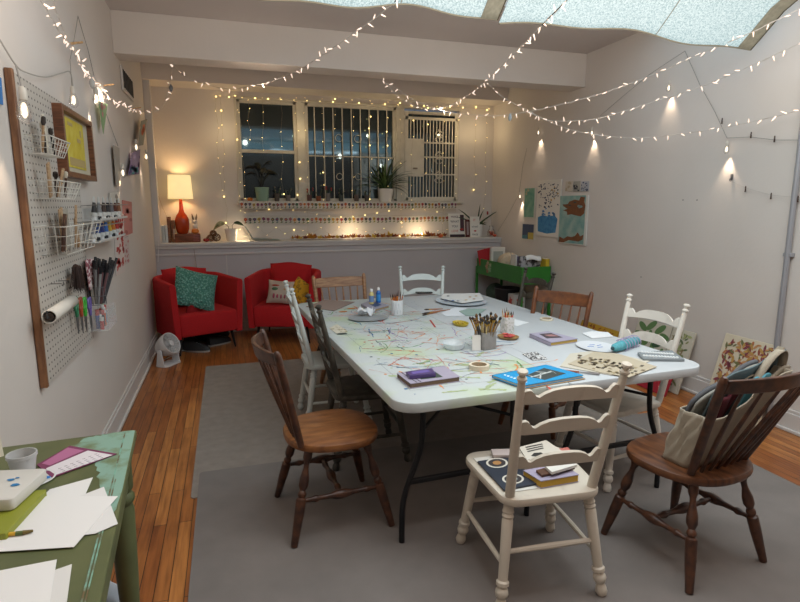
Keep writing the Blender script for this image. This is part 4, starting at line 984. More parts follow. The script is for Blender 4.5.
blobs(t, uv, 12, 'c08080', (.12, .05))
t, uv = wallart('sketch_card', 'small cream card with a round pencil sketch right of the paint racks', ((108.5, 193), (118.5, 191), (120, 208), (110, 210)), flat('cfc8be'))
blobs(t, uv, 5, '9a8f86', (.12, .12), rng=(.3, .7, .3, .7))
t, uv = wallart('hanging_drawing', 'green and pink drawing hanging by a peg above the framed picture', ((98, 101), (107, 104), (106, 113), (103, 134)), flat('8aa878'), x=XL+.03, th=.003); blobs(t, uv, 4, 'c98a84', (.14, .14), rng=(.2, .7, .1, .5))
t, uv = wallart('hanging_drawing', 'narrow grey strip hanging on the wall below the light cord', ((113, 145), (119, 148), (120, 185), (116, 186)), flat('aaa298'), x=XL+.02, th=.003)
t, uv = wallart('hanging_drawing', 'purple and teal drawing hanging beneath two socket bulbs', ((132, 153), (140, 149), (139, 174), (128, 175)), flat('8a7aa0'), x=XL+.03, th=.003); blobs(t, uv, 8, '5a4a80', (.12, .1)); blobs(t, uv, 5, '4a9a9a', (.15, .08), rng=(.1, .9, .7, .95))
t, uv = wallart('hanging_drawing', 'small orange and grey scrap hanging from the string light low point', ((141, 121), (147, 119), (143, 145), (138, 146)), flat('8a8a80'), x=XL+.06, th=.003); blobs(t, uv, 3, 'c8603a', (.2, .12), rng=(.3, .7, .2, .5))
t, uv = wallart('wall_poster', 'bright blue paper at the far left edge above the pegboard corner', ((-14, 70), (0.5, 78), (2.5, 105), (-12, 100)), flat('3a78b8'), th=.003)
# ------------------------------------------------------------ green painted desk, lower left
deskm = mat('worn_green_paint', srgb('4f5636'), .5, col2=srgb('676b45'), nscale=5, contrast=(.3, .7))
aqua = mat('worn_aqua_paint', srgb('86a898'), .5, col2=srgb('6f7d5a'), nscale=14, contrast=(.52, .7))
DR = D(3.7); dz_ = .742
desk = thing('painted_desk', 'worn olive green painted wooden desk with an aqua corner against the left wall', 'desk', (-.489, 1.115, 0), DR)
DW, DL = .42, 1.88
B().rprism(rpoly(DW, DL, .01, 3), dz_-.022, dz_, .005).done('desktop', deskm, desk)
P = [(DW/2-.004, DL/2-.004), (DW/2-.004, DL/2-.55), (DW/2-.03, DL/2-.62), (DW/2-.06, DL/2-.5), (DW/2-.08, DL/2-.34), (DW/2-.10, DL/2-.22), (DW/2-.17, DL/2-.16), (DW/2-.19, DL/2-.08), (DW/2-.15, DL/2-.02), (DW/2-.08, DL/2-.004)]
Q = []
for (x, y), (x2, y2) in zip(P, P[1:]+P[:1]):
    for k in range(6):
        f = k/6; e = 0 if max(x, x2) > DW/2-.005 and k else .008
        Q.append((min(DW/2-.003, x+(x2-x)*f+rnd.uniform(-e, e)), min(DL/2-.003, y+(y2-y)*f+rnd.uniform(-e, e))))
b = B(); b.poly([(x, y, dz_+.0008) for x, y in Q]); b.done('aqua_patch', aqua, desk, smooth=False)
b = B(); b.box((DW/2-.035, 0, dz_+.001), (.004, DL-.02, .002)); b.box((DW/2-.028, -.1, dz_+.0012), (.003, DL*.7, .002)); b.done('desk_bead', mat('worn_edge', srgb('6a5a3c'), .6, col2=srgb('7fae9c'), nscale=20, contrast=(.4, .6)), desk)
b = B(); b.box((DW/2-.03, 0, dz_-.075), (.02, DL-.1, .11)); b.box((-DW/2+.03, 0, dz_-.075), (.02, DL-.1, .11)); b.box((0, DL/2-.04, dz_-.075), (DW-.08, .02, .11)); b.box((0, -DL/2+.04, dz_-.075), (DW-.08, .02, .11))
b.done('apron', deskm, desk, bevel=.004)
for sx in (-1, 1):
    for s in (-1, 1): 
        top = Vector((sx*(DW/2-.05), s*(DL/2-.16), dz_-.02)); B().turned(top, top+Vector((sx*.0, s*.0, -(dz_-.022))), [(0, .042), (.16, .042), (.18, .034), (.20, .044), (.22, .044), (.24, .035), (.27, .040), (.6, .035), (1, .024)], 14).done('leg', deskm, desk)
dt = lambda px, py, z=dz_: AZ(px, py, z)
def deskpaper(label, pts, c='e4e2e0', k=0, name='paper_sheet', z=dz_, th=.0012):
    P = [dt(px, py, z) for px, py in pts]; cc2 = sum(P, Vector())/len(P); cc2.z = z+.0012+k*.0016
    b = B(); M = [(p.x-cc2.x, p.y-cc2.y) for p in P]; b.prism(M, 0, th)
    return one(b.done(name, flat(c, .85), smooth=False), label, 'paper', cc2)
deskpaper('white sheet fanned out at the back of the desk pile, under the others', ((50, 490), (93, 478), (84, 498), (60, 520), (20, 520)), k=0)
deskpaper('white sheet with its corner pointing right at the desk edge', ((60, 505), (104, 488), (118, 525), (95, 535), (52, 540)), 'dedcda', 1)
deskpaper('large white sheet on top of the desk pile', ((40, 498), (118, 498), (74, 549), (-20, 555), (-20, 520)), k=2)
deskpaper('white sheet at the near edge of the desk, upper of two', ((-25, 577), (57, 561), (44, 640), (-60, 650)), k=1)
deskpaper('white sheet at the near edge of the desk, lower of two', ((0, 590), (72, 565), (62, 640), (0, 650)), 'd8d6d3', 0)
o = deskpaper('pink and white printed card lying flat on the aqua corner of the desk', ((37, 466), (70, 447), (117, 455), (52, 479)), '7a3a5a', 1, 'printed_card', th=.002)
b = B(); q = o.location
P = [dt(px, py)-q for px, py in ((46, 470), (88, 452), (113, 456.5), (56, 476.5))]; b.poly([(p.x, p.y, .0025) for p in P]); b.done('card_panel', flat('ddd6da'), o, smooth=False)
b = B(); P = [dt(px, py)-q for px, py in ((42, 465), (68, 449), (84, 452), (50, 467))]; b.poly([(p.x, p.y, .0025) for p in P]); b.done('card_picture', flat('b06a90'), o, smooth=False)
for i in range(4):
    b = B()
    for j in range(7):
        p = dt(60+j*6.0+i*2, 470-j*2.4+i*1.3)-q; b.box((p.x, p.y, .0028), (.008, .002, .0004), RZ(.3))
    b.done('handwriting', flat('6a5a6a'), o, smooth=False)
# green book with white clay box on top
t = thing('green_book', 'olive green hardback under the white painted box on the desk', 'book', dt(8, 515)+Vector((-.01, -.02, 0)), D(-8)); 
B().box((-.07, 0, .011), (.27, .21, .022)).done('book_cover', flat('8a8f2c', .5), t, bevel=.002)
t2 = thing('painted_box', 'white square box with blue brush marks on the green book', 'box', dt(16, 487)+Vector((-.035, -.085, .024)), D(-12))
B().rprism(rpoly(.22, .17, .012, 3), 0, .032, .004).done('box_body', flat('cfcbc4', .6), t2)
b = B()
for (x, y, r) in ((.05, .02, .012), (.075, -.01, .014), (.06, .03, .007), (-.02, -.04, .006)): b.poly([(x+r*rnd.uniform(.6, 1.2)*math.cos(a), y+r*.6*math.sin(a), .0335) for a in [j*PI/4 for j in range(8)]])
b.done('blue_mark', flat('2f7ab0', .6), t2, smooth=False)
b = B(); b.tube([(-.03+.03*math.cos(a), .02*math.sin(a), .0335) for a in [j*PI/10 for j in range(20)]], .001, 4, closed=True); b.done('pencil_ring', flat('8a8a8a'), t2)
# pen and cup
o = thing('paint_brush', 'yellow pencil-like brush lying on the paper beside the green book', 'brush', dt(12, 538)+Vector((-.01, 0, .011)), D(-5))
B().tube([(-.09, 0, 0), (.02, 0, 0)], .005, 8).done('handle', flat('d9a832', .4), o); B().tube([(.02, 0, 0), (.035, 0, 0)], .0055, 8).done('ferrule', flat('5a6a3a', .4), o); B().tube([(.035, 0, 0), (.055, .004, 0)], [.006, .003], 8).done('bristles', flat('6a5a2c'), o)
p = dt(24, 474)
t = thing('plastic_cup', 'translucent white plastic cup on the desk', 'cup', p+Vector((0, 0, .006)))
B().lathe([(.026, 0), (.030, .002), (.037, .048), (.040, .050), (.040, .060), (.036, .060), (.031, .008), (.0, .005)], seg=28, cap=False).done('cup_body', mat('frosted_plastic', srgb('c8c8c8'), .3, alpha=.75), t)
t = thing('palette_dish', 'round white palette dish with blue paint under the plastic cup', 'dish', dt(34, 480)+Vector((0, 0, .0008)))
B().lathe([(.0, .0), (.05, .0), (.056, .004), (.054, .0055), (.048, .003), (0, .003)], seg=32, cap=False).done('dish_body', flat('d8d8d6', .3), t)
B().sphere((.03, -.004, .004), .5, 10, 6, (.03, .022, .003)).done('paint_blob', flat('2f7ac0', .4), t)
t = thing('propped_card', 'small cream card with red and black drawing propped at the back of the desk', 'card', dt(4, 458)+Vector((-.03, 0, .0)), rot=(D(-12), 0, D(35)))
B().box((-.02, 0, .05), (.10, .002, .10)).done('card_sheet', flat('d8d0bc'), t)
b = B()
for (x, z, r) in ((.0, .05, .016), (.015, .07, .008), (-.01, .03, .012), (.012, .035, .007)): b.poly([(x+r*math.cos(a)*rnd.uniform(.6, 1.2), -.0016, z+r*math.sin(a)) for a in [j*PI/4 for j in range(8)]])
b.done('card_drawing', flat('8a3020'), t, smooth=False)
# bag under desk
t = thing('plastic_bag', 'crumpled pale plastic bag on the floor under the green desk', 'bag', AZ(110, 640, 0)+Vector((-.02, 0, .0)))
def bag(u, v):
    a = v*2*PI; r = .09*math.sin(PI*(.12+.8*u))*(1+.15*math.sin(5*a+u*9)); return Vector((r*math.cos(a), r*math.sin(a), .002+.24*u))
B().grid(bag, 10, 28).done('bag_film', mat('bag_film', srgb('b8bcc4'), .4), t)
# ------------------------------------------------------------ things on the tables
def slab(name, label, cat, pts, z, th, mats, group=None, bevel=.001, part=None):
    P = [AZ(px, py, z+th) for px, py in pts]; c = sum(P, Vector())/len(P); c.z = z
    t = thing(name, label, cat, c, group=group)
    M = [(p.x-c.x, p.y-c.y) for p in P]
    B().prism(M, 0, th).done(part or 'board', mats, t, smooth=False, bevel=bevel)
    def loc(px, py, dz=.0006): q = AZ(px, py, z+th); return Vector((q.x-c.x, q.y-c.y, th+dz))
    return t, loc
def patch(t, loc, pts, c, name='printed_panel', dz=.0006, m=None):
    return B().poly([loc(px, py, dz) for px, py in pts]).done(name, m or flat(c, .6), t, smooth=False)
def book(label, pts, z, th, cover, pages='c9b27a', group=None):
    P = [AZ(px, py, z+th) for px, py in pts]; c = sum(P, Vector())/4; c.z = z
    t = thing('book', label, 'book', c, group=group); M = [(p.x-c.x, p.y-c.y) for p in P]
    b = B(); b.prism(M, 0, .003); b.prism(M, th-.003, th)
    i, j = M[3], M[0]      # spine side = edge 3-0
    n = [((M[3][0]+k*(M[2][0]-M[3][0])), (M[3][1]+k*(M[2][1]-M[3][1]))) for k in (0, .015)]; n2 = [((M[0][0]+k*(M[1][0]-M[0][0])), (M[0][1]+k*(M[1][1]-M[0][1]))) for k in (0, .015)]
    b.prism([n[0], n[1], n2[1], n2[0]], 0, th)
    b.done('book_cover', flat(cover, .5), t, smooth=False)
    B().prism([(x*.975, y*.975) for x, y in M], .003, th-.003).done('pages', flat(pages, .9), t, smooth=False)
    def loc(px, py, dz=.0006): q = AZ(px, py, z+th); return Vector((q.x-c.x, q.y-c.y, th+dz))
    return t, loc
EPS = .0012
T0 = TZ+EPS
def base(px, py, z=T0): return AZ(px, py, z)
# brown kraft paper
slab('kraft_paper', 'brown kraft paper sheets at the far left corner of the table', 'paper', ((306, 306.5), (325, 299.5), (354.6, 301.8), (334, 310.6)), T0, .004, flat('8a766c', .9), part='paper_stack')
# book with bottles
t, loc = book('lavender grey book under the two paint bottles', ((361, 304), (372, 299.5), (389, 305.5), (372, 310)), T0, .018, '9a94a0', 'a08a60')
patch(t, loc, ((369, 304), (375, 302), (382, 305), (375, 307)), '3a4a6a')
def bottle(px, py, label, body, lab, z):
    p = base(px, py, z); t = thing('paint_bottle', label, 'bottle', p)
    B().lathe([(.016, 0), (.019, .003), (.019, .075), (.017, .085), (.011, .095), (.010, .10)], seg=20).done('bottle_body', flat(body, .25), t)
    B().lathe([(.0195, .018), (.0195, .068)], seg=20, cap=False).done('label', flat(lab, .5), t)
    B().lathe([(.012, .10), (.012, .108), (.010, .12), (.005, .122)], seg=16).done('cap', flat('e6e6e6', .4), t)
bottle(371.5, 304, 'cream and pale blue paint bottle with white cap, left of the blue one', 'c8b97a', '6a86b0', T0+.018)
bottle(378.5, 302.5, 'bright blue paint bottle with white cap on the grey book', '1f64b0', '2f86c8', T0+.018)
def cup(px, py, r, h, label, m, sq=False, name='pen_cup', deco=None):
    p = base(px, py); t = thing(name, label, 'cup', p)
    if sq:
        b = B(); n = 24; pr = rpoly(2*r, 2*r, r*.25, 5)
        for a, c in (((1, 0), (1, h)),):
            rows = [[b.b.verts.new((x*k, y*k, z)) for x, y in pr] for k, z in ((.96, 0), (1, .004), (1, h), (.93, h), (.9, .006))]
            for A, C in zip(rows, rows[1:]):
                for i in range(len(pr)): b._f([A[i], A[(i+1) % len(pr)], C[(i+1) % len(pr)], C[i]])
            b._f(rows[0][::-1]); b._f(rows[-1])
        b.done('cup_body', m, t)
    else: B().lathe([(0, 0), (r*.95, 0), (r, .004), (r, h), (r-.003, h), (r-.004, .008), (0, .008)], seg=28, cap=False).done('cup_body', m, t)
    return t
def fill(t, n, r, h, L, specs, label, cat, group, name, thick=.0032, splay=.9):
    for i in range(n):
        a = i*2.399; q = r*math.sqrt((i+.5)/n); base_ = t.location+Vector((q*.5*math.cos(a), q*.5*math.sin(a), .010)); ll = L*rnd.uniform(.85, 1.08)
        tip = Vector((q*splay*math.cos(a), q*splay*math.sin(a), 0))*(ll/h)*.8+Vector((0, 0, ll))
        body, end = specs[i % len(specs)]
        o = thing(name, label, cat, base_, group=group)
        B().tube([(0, 0, 0), tip*.82], thick, 6).done('shaft', body, o)
        if name == 'pencil': B().tube([tip*.82, tip], [thick, .0006], 6).done('point', end, o)
        else:
            B().tube([tip*.82, tip*.9], thick*1.3, 6).done('ferrule', mat('brass', (.6, .5, .3), .3), o); B().tube([tip*.9, tip*.95, tip], [thick*1.5, thick*2.2, thick*.5], 6).done('bristles', end, o)
hatch = mat('white_quilted', srgb('dfe2e6'), .4, bump=.8, bscale=40)
t = cup(397, 314.5, .043, .108, 'white round mug with a quilted pattern, full of orange pencils', hatch)
for k in range(4):
    b = B()
    for s in (-1, 1):
        for j in range(3): 
            a0 = -2.3+j*.5+k*.12; b.tube([(.0435*math.cos(a0+s*.25*q), .0435*math.sin(a0+s*.25*q), .01+.08*q) for q in (0, .25, .5, .75, 1)], .0008, 4)
    if k == 0: b.done('lattice_line', flat('aab0b8'), t)
    else: b.b.free()
fill(t, 18, .036, .108, .155, [(flat('c9772a', .5), flat('3a2418')), (flat('b8602a', .5), flat('5a2a1a')), (flat('d08a3a', .5), flat('2a2a2a'))], 'orange wooden pencil in the white quilted mug', 'pencil', 'orange pencils in the quilted mug', 'pencil')
t = cup(485, 348, .047, .098, 'grey square cup crowded with paint brushes in the middle of the table', mat('grey_ceramic', srgb('8f8b88'), .5, noise=.1, nscale=30), True)
t.rotation_euler = (0, 0, D(12))
fill(t, 34, .044, .098, .172, [(flat('c9b07a', .5), flat('2a2420')), (flat('2a2a2e', .4), flat('6a4a2a')), (flat('b8862a', .4), flat('3a2a1e')), (flat('8a7a68', .4), flat('1e1a18'))], 'paint brush standing bristles-up in the grey square cup', 'brush', 'brushes in the grey square cup', 'paint_brush', splay=1.2, thick=.004)
p = base(476.5, 350.5); t = thing('gift_tag', 'white upright card with faint drawing leaning on the grey brush cup', 'card', p, rot=(D(-4), 0, D(-8)))
B().box((0, 0, .043), (.048, .002, .086)).done('card_sheet', flat('dcd8d2'), t)
t = cup(507, 333, .034, .105, 'cream floral cup of pencils standing behind the grey brush cup', mat('cream_floral', srgb('d8d6d4'), .5, col2=srgb('b8b8ae'), nscale=60, contrast=(.5, .6)), True)
fill(t, 14, .028, .105, .14, [(flat('d8a23a', .5), flat('a8742a')), (flat('c8402a', .5), flat('3a2418')), (flat('e0c89a', .5), flat('4a3a2a'))], 'yellow or red pencil in the cream floral cup', 'pencil', 'pencils in the cream floral cup', 'pencil')
# oval tray, phone, palette, brushes, cards
def oval(px, py, rx, ry, label, name, m, h=.012, rot=0, z=T0, cat='tray'):
    c = base(px, py, z); ex = (base(px+rx, py, z)-c).length; ey = (base(px, py-ry, z)-base(px, py+ry, z)).length/2
    t = thing(name, label, cat, c, rz=rot)
    B().lathe([(0, 0), (.82, 0), (.97, h*.7/1), (1, h), (.94, h), (.80, .004), (0, .004)], seg=40, cap=False).xf(Matrix.Diagonal((ex, ey, 1)).to_3x3()).done('dish_body', m, t)
    return t, ex, ey
t, ex, ey = oval(368, 318.5, 20, 3.6, 'oval grey tray with crumpled white tissue near the left side of the table', 'oval_tray', flat('8f9294', .4), rot=D(2), h=.008)
p = base(366, 315.5, T0+.005); b = B()
b.grid(lambda u, v: Vector(((u-.5)*.12, (v-.5)*.08, .012+.02*math.sin(u*7)*math.cos(v*6)+.012*math.sin(u*15+v*11))), 12, 10); one(b.done('crumpled_tissue', flat('d8dade', .9), solid=.002), 'crumpled white tissue lying in the oval grey tray', 'tissue', p+Vector((0, 0, .02)))
t = thing('smartphone', 'black phone lying at the far edge of the table', 'phone', base(424, 293)); B().rprism(rpoly(.15, .075, .012, 4), 0, .010, .003).done('phone_body', flat('1c1e24', .25), t)
B().rprism(rpoly(.14, .065, .008, 3), .0102, .0108, .0002).done('screen', flat('0c0d10', .1), t)
t, ex, ey = oval(461, 302, 25, 5, 'large oval grey-white painting palette tray at the far right of the table', 'palette_tray', flat('b8c0c8', .4), h=.014)
t2, loc = slab('test_sheet', 'white paper with small blue and brown brush marks lying on the palette tray', 'paper', ((440, 298), (444, 293.5), (480, 293), (484, 300), (462, 303)), T0+.0145, .002, flat('dcdad6', .8), part='sheet')
for (px, py, c) in ((448, 296, '3a3a44'), (446, 300, '4a5a8a'), (453, 300.5, '4a6aa0'), (470, 297, 'b8823a'), (474, 299, 'a8703a'), (466, 300, 'c9a86a'), (476, 296, 'b8945a'), (458, 301, '6a6a7a')):
    patch(t2, loc, ((px-1.8, py), (px, py-.6), (px+2, py), (px, py+.6)), c, 'brush_mark')
for i, (a, c_) in enumerate((((422, 313.5), (450, 309.5)), ((424, 309.5), (443, 308.8)), ((422, 315.2), (440, 311.5)))):
    p0, p1 = base(*a, T0+.005), base(*c_, T0+.005); o = thing('paint_brush', ['brown paint brush lying on the table, middle and longest of three', 'thin brown paint brush lying on the table, farthest of three', 'brown paint brush lying on the table, nearest of three'][i], 'brush', p0); v = p1-p0
    B().tube([(0, 0, 0), v*.1, v*.25], [.001, .006, .0045], 8).done('bristles', flat('3a2a22'), o); B().tube([v*.25, v*.36], .0045, 8).done('ferrule', mat('brass', (.6, .5, .3), .3), o); B().tube([v*.36, v*.6, v], [.004, .005, .0025], 8).done('handle', flat('9a6240', .4), o)
slab('paper_sheet', 'small white sheet with torn edge near the three loose brushes', 'paper', ((441, 313), (455, 307), (470, 309), (468, 315.5), (446, 316)), T0, .001, flat('d8dade', .8), part='sheet')
slab('greeting_card', 'grey-green card lying behind the cup of brushes', 'card', ((459, 311), (468, 308.5), (486, 309), (478, 315), (466, 315.5)), T0+.0015, .003, flat('8fa49c', .7), part='card_sheet')
t, ex, ey = oval(460.5, 325, 7.5, 2.3, 'small mustard yellow dish in the middle of the table', 'small_dish', flat('b8a02a', .4), h=.018, cat='dish')
b = B()
for k in range(10): b.sphere((ex*.6*math.cos(k*2.4)*(k/10), ey*.6*math.sin(k*2.4)*(k/10), .014), .009, 7, 5)
one(b.done('yellow_clips', flat('a89030', .5)), 'heap of little yellow beads in the mustard dish', 'beads', base(460.5, 325)).__setitem__('kind', 'stuff')
c_ = base(454, 348.5); t = thing('glass_bowl', 'clear shallow glass bowl on the painted half of the table', 'bowl', c_)
B().lathe([(0, 0), (.045, 0), (.058, .012), (.066, .035), (.064, .036), (.055, .014), (.044, .004), (0, .004)], seg=36, cap=False).done('bowl_body', mat('frosted_glass', srgb('dde3e6'), .15, alpha=.55), t)
def tape(px, py, r, h, label, c):
    t = thing('masking_tape', label, 'tape', base(px, py)); B().lathe([(r*.74, 0), (r, 0), (r, h), (r*.74, h), (r*.74, 0)], seg=36, cap=False).done('tape_roll', flat(c, .7), t)
    B().lathe([(r*.72, 0), (r*.745, 0), (r*.745, h*.98), (r*.72, h*.98), (r*.72, 0)], seg=36, cap=False).done('core', flat('a8947a', .8), t)
tape(479, 368.5, .050, .022, 'thick cream roll of masking tape near the blue book', 'd4c8b2')
tape(546.5, 320, .046, .012, 'thin pale roll of tape further back near the right edge', 'd8cfba')
slab('paper_sheet', 'white pointed sheet lying right of the floral pencil cup', 'paper', ((514, 319), (529, 322.5), (517, 326), (514, 325)), T0, .001, flat('dfe1e3', .8), part='sheet')
t, ex, ey = oval(508, 338, 10.5, 2.8, 'small wooden dish with red shapes beside the cups', 'wooden_dish', wood('dish_wood', '7a5a34', 'a8824c', .5), h=.012, cat='dish')
for i in range(7): 
    o = B().sphere((0, 0, 0), .012, 8, 6, (1.3, 1, .6)).done('red_eraser', flat(['b83a3a', 'a8283a', 'c85a4a'][i % 3], .5)); one(o, 'small red rounded piece heaped in the wooden dish', 'eraser', t.location+Vector((ex*.5*math.cos(i*1.1)*(.3+.1*i), ey*.5*math.sin(i*1.1), .014+.003*(i % 3))), group='red pieces in the wooden dish')
t, loc = book('lavender book with a dark cover picture on the clean right half of the table', ((550.5, 342.5), (578, 338.5), (548, 331), (529.5, 333.5)), T0, .022, 'a9a2b6', 'b89a50')
patch(t, loc, ((547, 338.5), (563, 337.5), (551, 333), (539, 334)), '4a4248'); patch(t, loc, ((549, 336.5), (559, 336.5), (552, 334.5), (544, 335)), 'a87a7a', dz=.001)
slab('sequin_card', 'small card covered in black and white dots before the lavender book', 'card', ((522, 353.5), (536, 351.6), (547.5, 358.5), (533, 360)), T0, .004, mat('sequins', srgb('2c2c30'), .4, col2=srgb('d8d8d8'), nscale=90, contrast=(.48, .52)), part='card_sheet')
# near purple book with dark purple box
t, loc = book('lavender grey sketchbook with a magnetic flap near the left corner of the table', ((397, 373), (410.6, 383.5), (460, 376.5), (444, 365.5)), T0, .024, 'a49cae', '6a5646')
patch(t, loc, ((421, 379.5), (443, 377), (433, 370.5), (415, 372)), '3e4a40'); patch(t, loc, ((401, 372.6), (402, 372.5), (417.5, 382.4), (416.5, 382.6)), '3a3238', 'strap')
patch(t, loc, ((405, 372.2), (406, 372), (421.5, 381.9), (420.5, 382.1)), '3a3238', 'strap')
t, loc = slab('pastel_box', 'dark purple box lying on the lavender sketchbook', 'box', ((406, 371.5), (410, 375.5), (436, 373), (432, 368)), T0+.0252, .018, flat('4a3a6e', .35), bevel=.002, part='box_body')
patch(t, loc, ((411, 372), (413, 374), (430, 372), (428, 369.8)), '6a5aa0')
# blue book
slab('tan_board', 'thin tan board lying underneath the bright blue book', 'board', ((494, 377.8), (524, 388.8), (585.5, 378.5), (548, 368)), T0, .004, flat('a88c6c', .8))
t, loc = book('bright blue book with a black and white cover photo at the near table edge', ((492, 375), (523.5, 385.5), (583.5, 375), (546, 364.5)), T0+.0045, .014, '1f93cc', 'd8d2c0')
patch(t, loc, ((525, 376), (545, 380), (566, 373.5), (544, 368)), '3c4444', 'cover_photo')
for (a, c_) in (((528, 375.5), (541, 378)), ((535, 371.5), (548, 373)), ((549, 370), (557, 374)), ((540, 373), (541, 379)), ((530, 377), (552, 372))): patch(t, loc, (a, (a[0]+1.5, a[1]+.6), c_, (c_[0]-1.5, c_[1]-.6)), 'c8ccca', 'photo_highlight', .001)
o = text_mesh('FLOATING', .022, flat('d8eaf4'), t, loc(512, 377.5), (0, 0, D(-55)), 'cover_title'); bpy.data.objects.remove(o)
b = B()
for i in range(5): 
    q = loc(505+i*3.2, 375.2+i*1.1, .001); b.box(q, (.010, .014+.004*(i % 2), .0006), RZ(D(-40)))
for i in range(3):
    q = loc(521+i*2.6, 381+i*.6, .001); b.box(q, (.009, .010, .0006), RZ(D(-40)))
b.done('cover_title', flat('d8eaf4'), t, smooth=False)
# leaf drawings on newsprint
slab('newsprint_sheet', 'large cream sheet under the sheet of leaf drawings', 'paper', ((560, 366), (570, 353.5), (600, 350), (650, 361), (612, 375)), T0, .003, flat('c4bdae', .9), part='sheet')
t, loc = slab('leaf_drawing', 'cream sheet covered in small dark leaf drawings near the right corner of the table', 'drawing', ((568, 363.5), (594, 351.5), (620, 354), (657, 366.5), (629, 377), (600, 372)), T0+.0035, .003, flat('b5a993', .9), part='sheet')
for i in range(110):
    px = 578+rnd.uniform(0, 66); py = 354+(px-578)*.17+rnd.uniform(.5, 13)
    if (px < 590 and py > 365) or py > 374 or (px > 640 and py < 363): continue
    s = rnd.uniform(1.3, 3); ang = rnd.uniform(-.5, .5)
    patch(t, loc, ((px-s, py+ang), (px-s*.3, py-.9), (px+s, py-ang), (px+s*.2, py+.9)), ['4a4238', '8a7a62', '6a5c48', '9a8a6a'][i % 4], 'leaf_sketch')
p0, p1 = base(562, 370.5, T0+.006), base(600, 374, T0+.006); o = thing('palette_knife', 'slim metal palette knife lying in front of the newsprint sheets', 'tool', p0); v = p1-p0
B().tube([(0, 0, 0), v*.45], .005, 8).done('handle', flat('8a4a30', .4), o); B().tube([v*.45, v*.98, v], [.003, .006, .001], 6).done('blade', mat('steel', (.5, .5, .5), .3), o)
t, ex, ey = oval(597, 347.5, 19, 5.5, 'round white plate with blue brush marks near the right edge of the table', 'white_plate', flat('d9dde2', .35), h=.008, cat='plate')
for (x, y) in ((-.3, .1), (.1, -.1), (.3, .2), (0, .35)): B().box((x*ex, y*ey, .0046), (.035, .006, .001), RZ(x)).done('blue_mark', flat('3a6ab8', .5), t)
slab('folded_napkin', 'white folded paper towel near the right edge of the table', 'paper', ((582, 333), (592, 331), (608, 332), (613, 336), (592, 338)), T0, .006, flat('dfe0e2', .9), part='napkin_sheet')
p0, p1 = base(614, 348, T0+.028), base(638, 340, T0+.028); t = thing('yarn_bundle', 'teal yarn bundle wrapped with lilac cord near the right edge of the table', 'yarn', p0); v = p1-p0
B().tube([v*-.05, v*.03, v*.25, v*.6, v*.9, v*1.0], [.010, .022, .027, .026, .024, .012], 16).done('yarn_core', mat('teal_yarn', srgb('5aa3ae'), .9, noise=.2, nscale=60, bump=.5, bscale=200), t)
u1 = v.normalized().orthogonal(); u2 = v.normalized().cross(u1)
b = B(); b.tube([v*(.25+.65*i/120)+(u1*math.cos(i*.3)+u2*math.sin(i*.3))*.0262 for i in range(121)], .0022, 5); b.done('wrapped_cord', flat('b0a4c4', .8), t)
B().sphere(v*-.05, .011, 10, 8).done('yarn_end', flat('2a4a52', .8), t)
t, loc = slab('egg_tray', 'pale grey ridged tray with two rows of bumps at the right corner of the table', 'tray', ((637.5, 352), (672, 350), (685, 359), (643, 358.5)), T0, .014, flat('7d8386', .5), bevel=.003, part='tray_body')
for i in range(12):
    for j in range(2):
        px = 642+i*(2.75+.25*j)+j*2; py = 352.4+j*3.6+i*.18; q = loc(px, py); B().sphere(q, .0085, 10, 7, (1, 1, .9)).done('bump', flat('d2d5d6', .4), t)
# small orange scraps & dark blob on the left half
for i, (px, py, c, lab) in enumerate(((343, 312, 'b8762a', 'left one of two small orange paper scraps'), (351.5, 308.8, 'c0802f', 'right one of two small orange paper scraps'), (342, 334, '3e4440', 'flat dark grey pebble-like eraser near the left table edge'))):
    o = B().sphere((0, 0, .003), .5, 10, 6, (.07, .035, .006)).done('paper_scrap' if i < 2 else 'eraser', flat(c, .7)); one(o, lab, 'scrap' if i < 2 else 'eraser', base(px, py))
slab('small_painting', 'small watercolour card by the left table edge with brown and green patches', 'card', ((329, 328), (337, 324), (348, 331), (338, 334.5)), T0, .002, mat('watercolour', srgb('c9c2b0'), .8, col2=srgb('8a7a52'), nscale=30, contrast=(.5, .62)), part='card_sheet')
# ------------------------------------------------------------ stack on the cream chair
S0 = .4535+.0012
slab('paper_sheet', 'white sheet under the navy folder on the cream chair', 'paper', ((473, 458), (500, 455), (538, 488), (508, 492.5)), S0, .002, flat('d0ccc4', .9), part='sheet')
t, loc = slab('sticker_folder', 'navy folder with oval stickers lying on the cream chair seat', 'folder', ((477.5, 461), (512, 456), (538, 483), (504, 489.5)), S0+.0025, .008, mat('navy_cover', srgb('2e333f'), .5, noise=.1), part='cover')
for k, (px, py) in enumerate(((497, 463), (513, 479))):
    for s, c, dz in ((1, 'c9c4b8', .0006), (.8, '3a3434', .001), (.4, ['a87a4a', 'b0b8b0'][k], .0014)):
        patch(t, loc, [(px+11*s*math.cos(a), py+5*s*math.sin(a)) for a in [j*PI/9 for j in range(18)]], c, 'sticker', dz)
t, loc = book('thick lavender sketchbook with yellow page edges on the cream chair seat', ((523, 470), (541, 481), (579, 474.5), (562, 463)), S0+.0005, .032, 'a299ae', 'b8923a')
slab('brown_notebook', 'small brown notebook under the white booklet on the cream chair', 'book', ((536, 470), (542, 475), (575, 467), (566, 462)), S0+.034, .010, flat('5a3a28', .6), part='cover')
slab('white_booklet', 'white folded booklet on top of the brown notebook on the cream chair', 'booklet', ((545, 466), (552, 472), (577, 464.5), (569, 459)), S0+.045, .012, flat('d8d4cc', .8), part='cover')
t, loc = slab('illustrated_booklet', 'white booklet with black lettering and a drawing at the back of the cream chair', 'booklet', ((519, 447), (527, 460), (564, 452), (546, 440)), S0+.058, .008, flat('c8c0b4', .8), part='cover')
